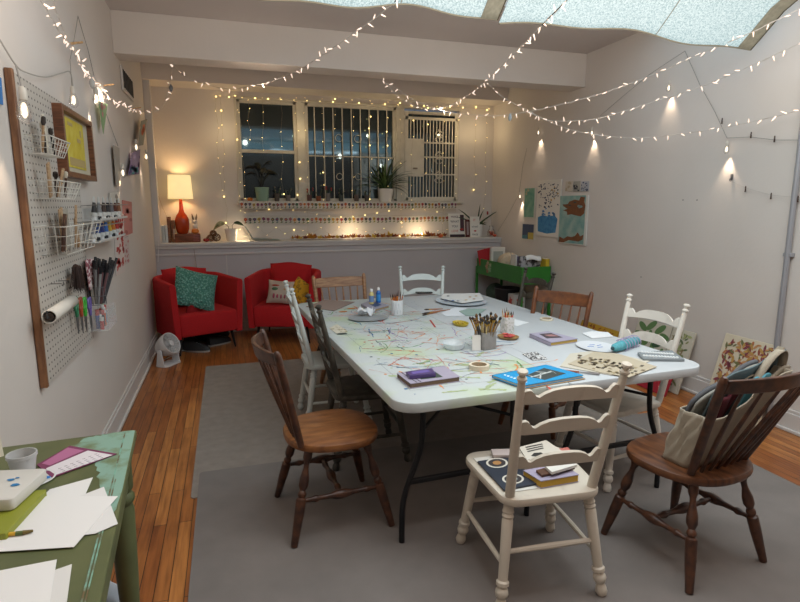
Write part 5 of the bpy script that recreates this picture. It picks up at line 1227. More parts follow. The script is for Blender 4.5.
for k in range(3): patch(t, loc, ((525+k, 447+k*2.1), (526+k, 448+k*2.1), (543+k*.5, 444.5+k*2.0), (542+k*.5, 443.6+k*2)), '3a3634', 'title_line')
patch(t, loc, ((531, 456), (534, 453), (541, 452.5), (545, 455), (538, 457)), '2e2a28', 'drawing')
slab('pink_notebook', 'pink notebook edge showing behind the white booklet on the cream chair', 'notebook', ((550, 450), (554, 454), (572, 452), (568, 447)), S0+.045, .010, flat('b8685e', .7), part='cover') 
slab('lilac_box', 'flat pale lilac box at the front left of the cream chair seat', 'box', ((491, 449), (493, 455), (510, 455), (510, 448.5)), S0+.012, .012, flat('b5a8a4', .7), part='box_body')
# ------------------------------------------------------------ tote bag on the brown chair (chair axes)
CH10 = Matrix.Translation(c10.location) @ Matrix.Rotation(D(98), 4, 'Z')
canvas = mat('natural_canvas', srgb('ada290'), .9, noise=.07, nscale=12, bump=.5, bscale=500)
t = thing('tote_bag', 'natural canvas tote bag stuffed with clothes standing on the brown chair seat', 'bag', CH10 @ Vector((-.034, -.022, .4515)), D(98))
def bagwall(u, v):      # u around, v height; origin = bag centre on the seat
    a = u*2*PI; c, s = math.cos(a), math.sin(a); e = 7.0; r = (abs(c)**e+abs(s)**e)**(-1/e)
    hx = .070+.010*v; hy = .165+.02*v
    x = hx*r*c; y = hy*r*s
    q_ = min(1, max(0, (.16-y)/.30)); q_ = q_*q_*(3-2*q_); H = .255+.17*q_-(.06*q_ if c > 0 else 0)
    f = .007*math.sin(a*6+v*7)*v*(1-v*.3)+.004*math.sin(a*13-v*9)*min(1, v*3)
    return Vector((x*(1+f*3)-.115*v*H/.30+f, y+f+.012*v, .001+v*H))
B().grid(bagwall, 60, 14, True).done('bag_body', canvas, t, solid=.004)
b = B(); n = 40; b.poly([bagwall(i/n, 0)+Vector((0, 0, .001)) for i in range(n)]); b.done('bag_bottom', canvas, t)
for i, (xa, ya_, yb2, zt) in enumerate(((-.17, -.02, -.165, .50), (-.12, .04, -.10, .40))):
    pts = []
    for k in range(19):
        a = PI*k/18; yy = ya_+(yb2-ya_)*(1-math.cos(a))/2-.05*math.sin(a)*(1 if i == 0 else .3); pts.append(Vector((xa-.03*math.sin(a), yy, .30+(zt-.30)*math.sin(a)**.75)))
    b = B(); rows = []
    for k, p in enumerate(pts):
        d = (pts[min(18, k+1)]-pts[max(0, k-1)]).normalized(); s_ = Vector((1, .25, 0)).normalized()*.015
        rows.append([b.b.verts.new(p-s_), b.b.verts.new(p+s_)])
    for A_, C_ in zip(rows, rows[1:]): b._f([A_[0], A_[1], C_[1], C_[0]])
    b.done('handle', canvas, t, solid=.004)
def sheet(name, label, cat, col_, x0, dx, y0, y1, z0, z1, wav, th=.006, m=None):
    # a cloth standing in the bag: top edge runs from height z0 at the left end to z1 at the right end
    o = thing(name, label, cat, t.location, D(98))
    def fn(u, v):
        top = z0+(z1-z0)*u**.7; z = .08+(top-.08)*v
        return Vector((x0+dx*v+wav*math.sin(u*7+v*3)-.115*z/.30, y0+(y1-y0)*u+.02*v*(1-2*u), z+.008*math.sin(u*9)))
    B().grid(fn, 20, 10).done('fabric', m or flat(col_, .9), o, solid=th)
sheet('grey_coat', 'grey coat spilling at the left end of the tote bag', 'coat', '55565a', .045, .0, .155, -.10, .29, .44, .006, .016)
sheet('grey_scarf', 'light grey scarf edge beside the grey coat in the tote bag', 'scarf', '8a8880', .015, .01, .15, -.10, .29, .43, .010, .010)
sheet('teal_folder', 'blue-grey portfolio sticking out highest of the tote bag', 'folder', '56666b', .0, .0, .12, -.175, .38, .49, .002, .006)
sheet('maroon_shirt', 'maroon cloth tucked in the middle of the tote bag', 'shirt', '4e1420', -.03, .0, .12, .05, .30, .36, .008, .012)
sheet('teal_cloth', 'small bright teal cloth at the top of the tote bag', 'cloth', '4f8a98', -.05, .0, .0, -.06, .40, .41, .004, .008)
sheet('cream_cloth', 'pale cream cloth at the right end of the tote bag', 'cloth', '9a9080', -.045, .0, -.03, -.175, .37, .43, .004, .010)
# ------------------------------------------------------------ right wall art
XW = XR-.004
def rart(name, label, pts, m, **k): return wallart(name, label, pts, m, x=XW, side=-1, **k)
aquaw = mat('aqua_wash', srgb('7fa89a'), .8, col2=srgb('a9c0b4'), nscale=9)
def rect(px0, py0, py1, px1, drop=.2):   # a rectangle hanging on the right wall: left edge pixels, right edge column
    a, b_ = AX(px0, py0, XW), AX(px0, py1, XW); y1 = AX(px1, (py0+py1)/2, XW).y
    return a, b_, y1
def rhang(name, label, px0, py0, py1, px1, m, th=.012, cat='painting'):
    a, b_, y1 = rect(px0, py0, py1, px1); c = Vector((XW, (a.y+y1)/2, (a.z+b_.z)/2)); t = thing(name, label, cat, c); W_, H = a.y-y1, a.z-b_.z
    B().box((-th/2, 0, 0), (th, W_, H)).done('canvas', m, t, smooth=False, bevel=.001)
    def uv(u, v, k=1): return Vector((-th-.0006*k, W_*(.5-u), H*(.5-v)))
    return t, uv
cream = flat('dcd6cc', .8)
t, uv = rhang('wall_painting', 'narrow plain green-teal painting, leftmost of the upper row', 525, 188, 218.5, 536, flat('cfcabf'))
B().poly([uv(.08, .02), uv(.92, .02), uv(.92, .95), uv(.08, .95)]).done('paint_wash', mat('green_wash', srgb('5f9482'), .8, col2=srgb('86ab94'), nscale=12), t, smooth=False); blobs(t, uv, 3, 'b0a888', (.08, .04), rng=(.1, .4, .05, .2), k=2)
t, uv = rhang('wall_painting', 'tall white painting with dark specks above a blue block', 538.5, 181, 235.5, 561, cream)
B().poly([uv(.08, .66), uv(.3, .62), uv(.5, .64), uv(.8, .62), uv(.92, .68), uv(.86, .92), uv(.5, .95), uv(.1, .92)]).done('blue_block', mat('blue_wash', srgb('2f6fa0'), .8, col2=srgb('4f8fb8'), nscale=20), t, smooth=False)
blobs(t, uv, 75, '343a50', (.032, .012), rng=(.08, .92, .05, .48), k=2, ragged=.5); blobs(t, uv, 12, '4a7aa8', (.05, .02), rng=(.3, .8, .5, .66), k=2); blobs(t, uv, 6, 'b8945a', (.03, .02), rng=(.6, .9, .05, .4), k=3)
for i, (a_, b_, c_, lab) in enumerate(((566, 573, 'cbbfae', 'small cream card, left of the row of three above the teal painting'), (574, 580.5, 'a8a49a', 'small grey card with a dark spot, middle of the row of three'), (581.5, 589, 'b4b4ba', 'small card with dark blue specks, right of the row of three'))):
    t, uv = rhang('art_card', lab, a_, 181.5, 191.5, b_, flat(c_), .004, 'card')
    blobs(t, uv, (3, 7, 16)[i], ('b8a890', '3a3c44', '3a4464')[i], ((.2, .15), (.12, .12), (.08, .08))[i], k=2)
t, uv = rhang('wall_painting', 'teal painting with large rust brown shapes, lower right of the wall group', 561.5, 196, 243, 588, flat('d8d4cc'), .014)
B().poly([uv(.0, .0), uv(.93, .0), uv(.93, .98), uv(.0, .98)]).done('teal_ground', mat('teal_wash', srgb('6f9c98'), .8, col2=srgb('a3b8ae'), nscale=10), t, smooth=False)
rust = mat('rust_paint', srgb('7a4c2c'), .8, noise=.15, nscale=20)
for P in ([(.15, .22), (.1, .18), (.3, .17), (.35, .12), (.55, .08), (.7, .1), (.75, .02), (.9, .04), (.88, .12), (.93, .2), (.9, .36), (.78, .42), (.6, .40), (.45, .38), (.3, .40), (.28, .33), (.12, .30), (.3, .27)], [(.02, .98), (.04, .86), (.2, .9), (.35, .84), (.5, .85), (.62, .82), (.72, .74), (.8, .82), (.92, .78), (.9, .88), (.75, .93), (.4, .92), (.2, .98)]):
    B().poly([uv(u, v, 2) for u, v in P]).done('rust_shape', rust, t, smooth=False)
blobs(t, uv, 2, '8fb0ac', (.08, .04), rng=(.65, .8, .15, .35), k=4); blobs(t, uv, 2, '3c4440', (.06, .015), rng=(.15, .85, .05, .2), k=5)
t, uv = rhang('wall_painting', 'small dark blue and yellow painting, lower left of the wall group', 522.5, 223.5, 240, 535, flat('cfcabf'), .006)
B().poly([uv(.05, .02), uv(.93, .02), uv(.93, .9), uv(.05, .9)]).done('blue_ground', flat('3c4a66'), t, smooth=False); B().poly([uv(.5, .5, 2), uv(.93, .5, 2), uv(.93, .9, 2), uv(.5, .9, 2)]).done('yellow_patch', flat('b8a04a'), t, smooth=False); B().poly([uv(.05, .7, 2), uv(.45, .65, 2), uv(.45, .9, 2), uv(.05, .9, 2)]).done('teal_patch', flat('4f7f88'), t, smooth=False)
# wall marks and silver hook
for i, (px, py) in enumerate(((683, 200), (697, 200), (641, 277))):
    one(B().sphere((0, 0, 0), .006, 8, 6, (.4, 1, 1)).done('wall_nail', flat('6a6460')), ['left one of two tiny nails in the bare right wall', 'right one of two tiny nails in the bare right wall', 'small dark nail low on the bare right wall'][i], 'nail', AX(px, py, XR-.002))
t = thing('wall_hook', 'small silver adhesive hook on the right wall below a bulb', 'hook', AX(732, 177, XR-.004)); B().rprism(rpoly(.02, .05, .009, 4), 0, .006, .002, Matrix.Rotation(-PI/2, 4, 'Y') @ Matrix.Rotation(PI/2, 4, 'Z')).done('hook_plate', mat('steel', (.5, .5, .5), .3), t); B().tube([(-.008, 0, .0), (-.02, 0, -.02), (-.016, 0, -.03), (-.006, 0, -.03)], .003, 6).done('hook_arm', mat('steel', (.5, .5, .5), .3), t)
# leaning canvases
def lean(label, px0, px1, pyt, m, h=None, foot=.14, th=.02, name='leaning_canvas', z0=0.002, xw=XR-.03, cat='painting'):
    """canvas standing on the floor near the right wall with its top edge against the wall"""
    a = AX(px0, pyt, xw); y1 = AX(px1, pyt, xw).y; H = a.z-z0; ang = math.atan2(foot, H); Ls = math.hypot(foot, H)
    t = thing(name, label, cat, (xw-foot, (a.y+y1)/2, z0), rot=(0, ang, 0)); W_ = a.y-y1
    B().box((0, 0, Ls/2), (th, W_, Ls)).done('canvas', m, t, bevel=.002)
    def uv(u, v, k=1): return Vector((-th/2-.0008*k, W_*(.5-u), Ls*(1-v)))
    return t, uv, W_, Ls
def leaf_shapes(t, uv, spec, n, cols_, size, rng, asp=2.2, dirs=None):
    for ci, c in enumerate(cols_):
        b = B()
        for i in range(n):
            u, v = rnd.uniform(rng[0], rng[1]), rnd.uniform(rng[2], rng[3]); a = rnd.uniform(0, PI*2) if dirs is None else rnd.choice(dirs)+rnd.uniform(-.3, .3); s = size*rnd.uniform(.7, 1.2)
            P = []
            for j in range(8):
                q = j*2*PI/8; x = s*math.cos(q)*(1 if j % 4 else 1.25); y = s/asp*math.sin(q)
                P.append(uv(min(.98, max(.02, u+(x*math.cos(a)-y*math.sin(a))*spec[0])), min(.98, max(.02, v+(x*math.sin(a)+y*math.cos(a))*spec[1])), 1+ci))
            b.poly(P)
        b.done('painted_leaf', flat(c, .8), t, smooth=False)
# floral canvas behind the tote
t, uv, W_, Ls = lean('square canvas of brown and orange leaves leaning on the right wall behind the tote bag', 727, 786, 333, flat('c9bda6', .8), foot=.16)
leaf_shapes(t, uv, (1/W_, 1/Ls), 46, ['8a4a3a', 'a86a44', '6a6a44', 'b8865a', '7a3a44', 'b0884a'], .021, (.08, .92, .05, .7))
# plant painting
t, uv, W_, Ls = lean('tall canvas of green plant leaves leaning on the right wall behind the white chair', 640, 698, 318, flat('bfb8a8', .8), foot=.14)
for (u, v, a, s) in ((.12, .12, .5, .075), (.27, .07, 2.4, .08), (.44, .10, -.7, .08), (.54, .20, .2, .07), (.10, .27, .2, .075), (.30, .25, 1.3, .07), (.47, .33, -.5, .085), (.20, .40, 2.7, .08), (.40, .47, 1.2, .08), (.12, .52, .4, .06), (.55, .48, 1.9, .06)):
    P = []
    for j in range(12):
        q = j*PI/6; x = s*.85*math.cos(q); y = s*.38*math.sin(q); P.append(uv(u+(x*math.cos(a)-y*math.sin(a))/W_, v+(x*math.sin(a)+y*math.cos(a))/Ls, 1+s*10))
    B().poly(P).done('painted_leaf', flat('33523a' if s > .08 else '5a7a4a', .7), t, smooth=False)
leaf_shapes(t, uv, (1/W_, 1/Ls), 22, ['5a6a48', '7a8050', '8a7a5a', '9aa070'], .022, (.68, .94, .03, .9))
B().poly([uv(.635, .0, 8), uv(.65, .0, 8), uv(.65, .98, 8), uv(.635, .98, 8)]).done('panel_divider', flat('8f8a7c'), t, smooth=False)
# yellow patterned canvas
t, uv, W_, Ls = lean('mustard yellow canvas with orange-brown marks behind the reddish chair', 583, 620, 320, flat('b8902a', .8), foot=.12)
leaf_shapes(t, uv, (1/W_, 1/Ls), 34, ['7a3a1e', '93501e'], .022, (.05, .95, .05, .6), asp=2.5)
# red poster and folder low by the baseboard
ya, yb_ = AX(652, 385, XR-.12).y, AX(682, 385, XR-.12).y
t = thing('red_poster', 'red poster with a pale flower standing on the floor below the plant canvas', 'poster', (XR-.31, (ya+yb_)/2-.03, .002), rot=(0, D(22), 0)); Wp = ya-yb_
B().box((0, 0, .13), (.008, Wp, .26)).done('poster_board', flat('9a1c2c', .6), t, bevel=.001)
for (y, z, r, c) in ((-.02, .13, .035, 'd8a8a0'), (-.02, .13, .015, 'e8dcc0'), (.06, .19, .02, 'd8b8b0'), (-.08, .06, .014, 'd8a8a0')):
    B().poly([(-.0046-.0004*(r < .03), y+r*math.cos(a)*(1+.25*math.cos(5*a)), z+r*math.sin(a)*(1+.25*math.cos(5*a))) for a in [j*PI/15 for j in range(30)]]).done('printed_flower', flat(c), t, smooth=False)
t = thing('red_folder', 'crimson folder standing on the floor left of the red poster', 'folder', (XR-.32, ya+.10, .002), rot=(0, D(20), D(-3))); B().box((0, 0, .11), (.01, .2, .22)).done('cover', flat('8a1c34', .6), t, bevel=.001)
p = AZ(801, 446, 0); one(B().box((0, 0, .06), (.05, .14, .12)).done('wood_block', flat('c8bda8'), bevel=.004), 'pale block on the floor against the right baseboard at the frame edge', 'block', (XR-.06, p.y-.03, .001))
# ------------------------------------------------------------ green metal planter table
gm = mat('green_enamel', srgb('2f7a2a'), .4, noise=.08, nscale=6)
X0_, X1_, Y0_, Y1_, Z0_, Z1_ = 3.235, 3.605, 5.65, 6.86, .62, .825
t = thing('metal_planter', 'bright green metal trough table with painted flowers by the right wall', 'planter', ((X0_+X1_)/2, (Y0_+Y1_)/2, 0)); W_, L_ = X1_-X0_, Y1_-Y0_
b = B()
for s in (-1, 1): b.box((s*W_/2, 0, (Z0_+Z1_)/2), (.012, L_, Z1_-Z0_)); b.box((0, s*L_/2, (Z0_+Z1_)/2), (W_, .012, Z1_-Z0_))
b.done('side_panel', gm, t, bevel=.003)
B().box((0, 0, Z0_+.01), (W_-.02, L_-.02, .01)).done('bottom_panel', flat('2a5a28'), t)
for sx in (-1, 1):
    for s in (-1, 1): B().box((sx*(W_/2-.0), s*(L_/2-.0), Z0_/2+.05), (.03, .03, Z0_+.1)).done('leg', gm, t, bevel=.003)
B().box((0, 0, .22), (W_, L_, .012)).done('lower_shelf', flat('2a5a28', .5), t)
for (y, z, r, c) in ((.30, .74, .04, 'b88a74'), (.22, .71, .045, '8fae8a'), (.27, .79, .03, 'c09a8c'), (.2, .77, .03, 'a8b89a'), (.28, .68, .028, 'a86a5a')):
    B().poly([(-W_/2-.0075, y+r*math.cos(a)*(1+.3*math.cos(5*a)), z+r*.8*math.sin(a)*(1+.3*math.cos(5*a))) for a in [j*PI/15 for j in range(30)]]).done('painted_flower', flat(c), t, smooth=False)
def gbook(px, pyb, w_, h_, th, c, label, y, tilt=0, rz=0, cat='book', name='book', zb=Z0_+.02):
    x = AY(px, pyb, y).x; o = thing(name, label, cat, (min(x, 3.59-w_/2), y, zb), rot=(tilt, 0, rz))
    B().box((0, 0, h_/2), (w_, th, h_)).done('book_cover', flat(c, .6), o, bevel=.002); B().box((0, .0, h_/2+.0005), (w_-.01, th*.7, h_)).done('pages', paper, o); return o
# positions by the camera-facing row
def gat(px, py, y): q = AY(px, py, y); return q
o = thing('book', 'red folder-like book standing at the far left end of the green planter', 'book', (3.36, 6.76, Z0_+.02), rot=(0, D(-12), 0)); B().box((0, 0, .16), (.22, .02, .32)).done('book_cover', flat('b0242c', .6), o, bevel=.002)
o = thing('book', 'white ring binder standing just right of the red book', 'book', (3.42, 6.64, Z0_+.02)); B().box((0, 0, .17), (.2, .05, .34)).done('book_cover', flat('cfcdc8', .6), o, bevel=.003)
B().box((0, -.026, .17), (.14, .002, .24)).done('label', flat('9aa09a'), o)
o = thing('canvas_bundle', 'crumpled cream cloth bundle lying in the middle of the green planter', 'cloth', (3.40, 6.25, Z0_+.03))
B().grid(lambda u, v: Vector((.14*math.sin(PI*(.02+.96*u))*math.cos(2*PI*v)*(1+.1*math.sin(9*v*2*PI/2)), .24*math.sin(PI*(.02+.96*u))*math.sin(2*PI*v)*(1+.07*math.sin(7*u+v*12)), .14-.14*math.cos(PI*(.02+.96*u))+.012*math.sin(v*25+u*8))), 16, 36).done('bundle_body', mat('cream_cloth_bundle', srgb('b5a894'), .9, noise=.25, nscale=14, bump=.6, bscale=25), o)
o = thing('magazine_stack', 'grey magazine with black and white cover, standing at the near end of the green planter', 'magazine', (3.40, 5.78, Z0_+.02)); B().box((0, 0, .15), (.27, .03, .30)).done('magazine_cover', mat('mag_cover', srgb('3a3438'), .5, col2=srgb('b0acae'), nscale=18, contrast=(.45, .55)), o, bevel=.002)
o = thing('magazine', 'white paper folded over the top of the grey magazine', 'paper', (3.42, 5.74, Z0_+.325)); B().grid(lambda u, v: Vector(((u-.5)*.2, (v-.5)*.06, -.05*(2*v-1)**2+.012*math.sin(u*5))), 10, 8).done('sheet', paper, o, solid=.003)
for i, (x, y, h_, w_, c, lab) in enumerate(((3.31, 5.95, .29, .05, '6a5a74', 'purple-grey book behind the magazine in the planter'), (3.26, 5.9, .31, .02, 'cfccc6', 'slim white book left of the grey magazine in the planter'), (3.572, 5.72, .27, .045, 'c9ac2a', 'yellow book at the right end of the green planter'), (3.5, 6.05, .24, .1, '3a3a40', 'dark book behind the cloth bundle in the planter'))):
    o = thing('book', lab, 'book', (x, y, Z0_+.02)); B().box((0, 0, h_/2), (w_, .12, h_)).done('book_cover', flat(c, .6), o, bevel=.002); B().box((0, .003, h_/2), (w_*.7, .118, h_+.001)).done('pages', paper, o)
o = thing('desk_clip', 'small black clip lamp on the wall above the red book', 'clip', (AY(487, 250, 6.93).x, 6.955, AY(487, 250, 6.95).z)); B().rprism(rpoly(.07, .025, .01, 3), 0, .02, .004).done('clip_body', flat('2a2a2c'), o)
# things on the planter's lower shelf
def wire_round(label, x, y, z, r, h, m):
    o = thing('round_basket', label, 'basket', (x, y, z)); B().lathe([(r*.7, 0), (r*.95, h*.5), (r, h), (r*.97, h), (r*.9, h*.5), (r*.6, .01)], seg=28, cap=False).done('basket_body', m, o)
    b = B(); b.tube([(r*math.cos(a), r*math.sin(a), h) for a in [i*PI/14 for i in range(28)]], .006, 6, closed=True); b.done('basket_rim', flat('3a3a40'), o); return o
wire_round('black round basket on the shelf below the green planter', 3.40, 6.3, .228, .16, .26, flat('17171a'))
o = thing('milk_carton', 'white carton with a red flower below the green planter', 'carton', (3.33, 5.93, .228)); B().rprism(rpoly(.16, .16, .02, 3), 0, .24, .006).done('carton_body', flat('b4b0ac'), o); B().poly([(-.081, .0+.04*math.cos(a)*(1+.3*math.cos(5*a)), .15+.05*math.sin(a)*(1+.3*math.cos(5*a))) for a in [j*PI/15 for j in range(30)]]).done('printed_flower', flat('b84a44'), o, smooth=False)
B().poly([(.0+.04*math.cos(a)*(1+.3*math.cos(5*a)), -.081, .15+.05*math.sin(a)*(1+.3*math.cos(5*a))) for a in [j*PI/15 for j in range(30)]]).done('printed_flower', flat('b84a44'), o, smooth=False)
o = thing('plastic_bag', 'pale pink plastic bag on the floor in front of the green planter', 'bag', (3.12, 5.35, .002))
B().grid(lambda u, v: Vector((.17*math.sin(PI*(.05+.9*u))*math.cos(2*PI*v)*(1+.12*math.sin(5*2*PI*v+u*8)), .17*math.sin(PI*(.05+.9*u))*math.sin(2*PI*v)*(1+.12*math.sin(4*2*PI*v+u*8)), .17-.17*math.cos(PI*(.05+.9*u))*1.0)), 14, 32).done('bag_film', mat('pink_bag', srgb('b49490'), .5, noise=.1, nscale=9), o)
o = thing('orange_bottle', 'orange capped bottle on the floor before the green planter', 'bottle', (3.3, 5.2, .002)); B().lathe([(.035, 0), (.04, .01), (.04, .2), (.02, .25), (.018, .30), (.018, .31)], seg=20).done('bottle_body', flat('c85a2c', .4), o)
o = thing('green_bag', 'dark bag of crumpled cloth on the floor at the far end under the planter', 'bag', (3.40, 6.62, .228)); B().grid(lambda u, v: Vector((.13*math.sin(PI*(.05+.9*u))*math.cos(2*PI*v)*(1+.12*math.sin(5*2*PI*v+u*8)), .13*math.sin(PI*(.05+.9*u))*math.sin(2*PI*v), .14-.14*math.cos(PI*(.05+.9*u)))), 12, 28).done('bag_film', mat('dark_cloth', srgb('3a4a3e'), .8, noise=.3, nscale=20), o)
# ------------------------------------------------------------ fan and shoes on the floor, left
F0 = AZ(163, 362, 0); fanm = flat('d2d0d0', .35)
t = thing('floor_fan', 'small white round floor fan tilted upward in the corner by the left wall', 'fan', (-.60, 5.66, .001), D(-32))
b = B(); b.rprism(rpoly(.15, .24, .05, 5), 0, .014, .004); b.done('base', fanm, t)
for s in (-1, 1): 
    b = B(); b.prism([(-.045, .01), (.045, .01), (.018, .17), (-.018, .17)], -.006, .006, Matrix.Translation((0, s*.115, 0)) @ Matrix.Rotation(PI/2, 4, 'X')); b.done('bracket', fanm, t, bevel=.003)
HM = Matrix.Translation((.0, 0, .19)) @ Matrix.Rotation(D(62), 4, 'Y')
B().lathe([(.03, -.11), (.06, -.10), (.085, -.06), (.105, .0), (.112, .05), (.108, .062), (.100, .058), (.096, .02), (.07, -.03), (.02, -.05)], seg=36, cap=True).xf(HM).done('housing', fanm, t)
for k in range(5):
    b = B(); a = k*2*PI/5; b.grid(lambda u, v: HM @ Vector(((.02+.07*u)*math.cos(a+.7*v), (.02+.07*u)*math.sin(a+.7*v), .0+.02*v)), 4, 4); b.done('fan_blade', flat('a8a8a8', .4), t, solid=.002)
b = B()
for r in (.03, .05, .07, .088, .102): b.tube([HM @ Vector((r*math.cos(q), r*math.sin(q), .055)) for q in [i*PI/16 for i in range(32)]], .0016, 4, closed=True)
for k in range(16): b.tube([HM @ Vector((.025*math.cos(k*PI/8), .025*math.sin(k*PI/8), .056)), HM @ Vector((.106*math.cos(k*PI/8+.3), .106*math.sin(k*PI/8+.3), .055))], .0016, 4)
b.done('grille', fanm, t); B().lathe([(.0, .05), (.026, .05), (.026, .06), (.0, .062)], seg=20).xf(HM).done('hub_cap', fanm, t)
b = B(); b.tube([(-.07, .02, .02), (-.12, .06, .012), (-.14, .2, .008), (-.135, .5, .03)], .004, 6); b.done('power_cord', flat('c8c4c0'), t)
# shoes
def shoe(label, loc, rz, c='141416'):
    t = thing('shoe', label, 'shoe', loc, rz, 'black shoes under the left armchair')
    b = B(); rows = []
    for i in range(13):
        u = i/12; x = -.14+.28*u; w_ = .036+.016*math.sin(PI*min(1, u*1.05))*(.6+u*.6); w_ *= (1 if u < .93 else .7); h_ = .095-.05*max(0, (u-.35)/.65)**.8 if u > .35 else .095; h_ = max(h_, .03) if u < .97 else .028
        rows.append([b.b.verts.new((x, w_*math.cos(a)*(1 if math.sin(a) < .3 else .8), .022+max(0, h_*math.sin(a)))) for a in [PI*k/10 for k in range(11)]])
    for A, C in zip(rows, rows[1:]):
        for k in range(10): b._f([A[k], A[k+1], C[k+1], C[k]])
    b._f(rows[0]); b._f(rows[-1][::-1]); b.done('upper', flat(c, .6), t)
    P = []
    for i in range(24):
        a = 2*PI*i/24; P.append((.145*math.cos(a), (.040+.010*math.cos(a))*math.sin(a)))
    B().rprism(P, 0, .022, .004).done('sole', flat('a8a4a0', .6), t)
    b = B(); 
    for k in range(4): b.tube([(.01+.022*k, -.02, .10-.008*k), (.01+.022*k, .02, .10-.008*k)], .002, 5)
    b.done('lace', flat('8a8a88'), t)
shoe('black shoe with pale sole lying nearest under the left red armchair', (-.36, 6.08, .002), D(-20)); shoe('black shoe lying further right under the left red armchair', (-.13, 6.33, .002), D(35)); shoe('black shoe lying furthest back under the left red armchair', (-.42, 6.42, .002), D(-60))
o = thing('dark_bag', 'slumped black bag on the floor under the left red armchair', 'bag', (-.22, 6.55, .002)); B().grid(lambda u, v: Vector((.2*math.sin(PI*(.03+.94*u))*math.cos(2*PI*v), .14*math.sin(PI*(.03+.94*u))*math.sin(2*PI*v), .075-.075*math.cos(PI*(.03+.94*u))+.005*math.sin(v*30))), 10, 28).done('bag_body', flat('101012', .8), o)
# ------------------------------------------------------------ string lights
plastic = flat('cfc9c0', .4); wireg = mat('light_wire', srgb('c8c0b8'), .5); wireb = mat('black_wire', srgb('222224'), .5)
miniglow = mat('mini_bulb_glow', srgb('ffe2c8'), .3, emit=1.15, ecol=(1, .78, .66))
_b = B(); _b.tube([(0, 0, 0), (0, 0, .010)], .0035, 6); MB_SOCK = _b.done('bulb_socket', plastic); 
_b = B(); _b.tube([(0, 0, .002), (0, 0, .012), (0, 0, .034), (0, 0, .048)], [.0040, .0050, .0038, .0006], 7); MB_GLOW = _b.done('bulb', miniglow)
def bulb_at(t, p, d, s=1, glow=None):
    if glow is None: s *= .86
    q = Vector((0, 0, 1)).rotation_difference(d.normalized())
    if glow is None:
        k = MB_SOCK.copy(); COL.objects.link(k)
    o = (glow or MB_GLOW).copy(); COL.objects.link(o); o.parent = t; o.location = p; o.rotation_mode = 'QUATERNION'; o.rotation_quaternion = q; o.scale = (s, s, s); o.name = 'bulb'
    if glow is None: k.parent = o; k.name = 'bulb_socket'
    return o
def smooth_path(P, n):
    out = []
    for i in range(len(P)-1):
        a, b_, c, d = P[max(0, i-1)], P[i], P[i+1], P[min(len(P)-1, i+2)]
        for k in range(n):
            u = k/n; out.append(.5*((2*b_)+(c-a)*u+(2*a-5*b_+4*c-d)*u*u+(3*b_-a-3*c+d)*u**3))
    out.append(P[-1]); return out
def string(label, pts, spacing=.085, s=1, wire=None, group=None, extra=1, r=.0022, black=0):
    P = smooth_path([AD(px, py, min(d, 3.54/max(.01, ray(px, py).x))) for px, py, d in pts], 8); t = thing('string_lights', label, 'string lights', P[0])
    b = B(); b.tube([p-P[0] for p in P], r, 5)
    b.tube([p-P[0]+Vector((.004*math.sin(i*1.3), .004*math.cos(i*1.3), .003*math.sin(i*2.1))) for i, p in enumerate(P)], r, 5)
    b.done('wire', wire or wireg, t)
    if black: B().tube([p-P[0] for p in P[-black:]], .0032, 6).done('black_wire', wireb, t)
    acc = 0; n = 0
    for a, c in zip(P, P[1:]):
        L = (c-a).length; 
        while acc < L and n < 98:
            p = a.lerp(c, acc/L) - P[0]; d = Vector((rnd.uniform(-1, 1), rnd.uniform(-1, 1), rnd.uniform(-1.3, .7)))
            bulb_at(t, p, d, s); n += 1; acc += spacing*rnd.uniform(.75, 1.25)
        acc -= L
    return t
# d = distance along the viewing direction in metres (strings run from the skylight to the beam and side walls)
string('thick string of clear bulbs running down the left wall from the top left corner', ((36, -8, 2.3), (50, 15, 2.5), (62, 35, 2.7), (75, 50, 3.0), (88, 70, 3.4), (103, 90, 3.9), (118, 103, 4.3), (135, 112, 4.7), (141, 114, 4.9)), .13)
string('second string of clear bulbs twisting along the first down the left wall', ((52, -8, 2.5), (56, 10, 2.6), (66, 36, 2.8), (78, 60, 3.1), (90, 78, 3.5), (104, 96, 4.0), (120, 104, 4.4), (138, 110, 4.9), (150, 113, 5.0), (163, 106, 5.1), (168, 90, 5.15), (173, 66, 5.3)), .10)
string('string light swagging from the beam hook at left across to the skylight', ((173, 66, 5.3), (185, 76, 5.25), (205, 84, 5.2), (232, 89, 5.1), (262, 84, 4.8), (290, 74, 4.5), (320, 57, 4.1), (350, 36, 3.7), (378, 16, 3.3), (400, -3, 2.95)), .10, black=4)
string('short bright string bunched between the beam hooks and the middle swag', ((383, 80, 5.2), (392, 90, 5.2), (400, 98, 5.2), (415, 106, 5.2), (430, 109, 5.15), (446, 107, 5.1), (460, 100, 5.05), (478, 88, 4.7), (500, 68, 4.2), (522, 46, 3.7), (545, 22, 3.2), (570, -3, 2.8)), .075, black=10)
string('long string light swagging low in the middle and rising to the top right corner', ((383, 82, 5.25), (396, 88, 5.2), (412, 99, 5.2), (432, 107, 5.15), (455, 113, 5.1), (490, 116, 5.0), (520, 113, 4.9), (555, 106, 4.8), (600, 94, 4.6), (650, 76, 4.4), (700, 54, 4.0), (750, 33, 3.55), (805, 6, 3.3)), .085)
string('string light from the beam hook at right swagging along the right wall', ((488, 84, 5.15), (500, 95, 5.1), (513, 103, 5.05), (530, 112, 5.0), (548, 120, 4.95), (570, 121, 4.85), (600, 118, 4.7), (650, 103, 4.5), (700, 87, 4.3), (750, 66, 4.1), (805, 41, 3.9)), .08)
string('lowest string light crossing the right wall nearly level', ((530, 113, 5.1), (550, 122, 5.05), (575, 131, 4.95), (605, 136, 4.8), (640, 138, 4.65), (680, 134, 4.5), (720, 128, 4.35), (760, 120, 4.2), (805, 109, 4.05)), .085)
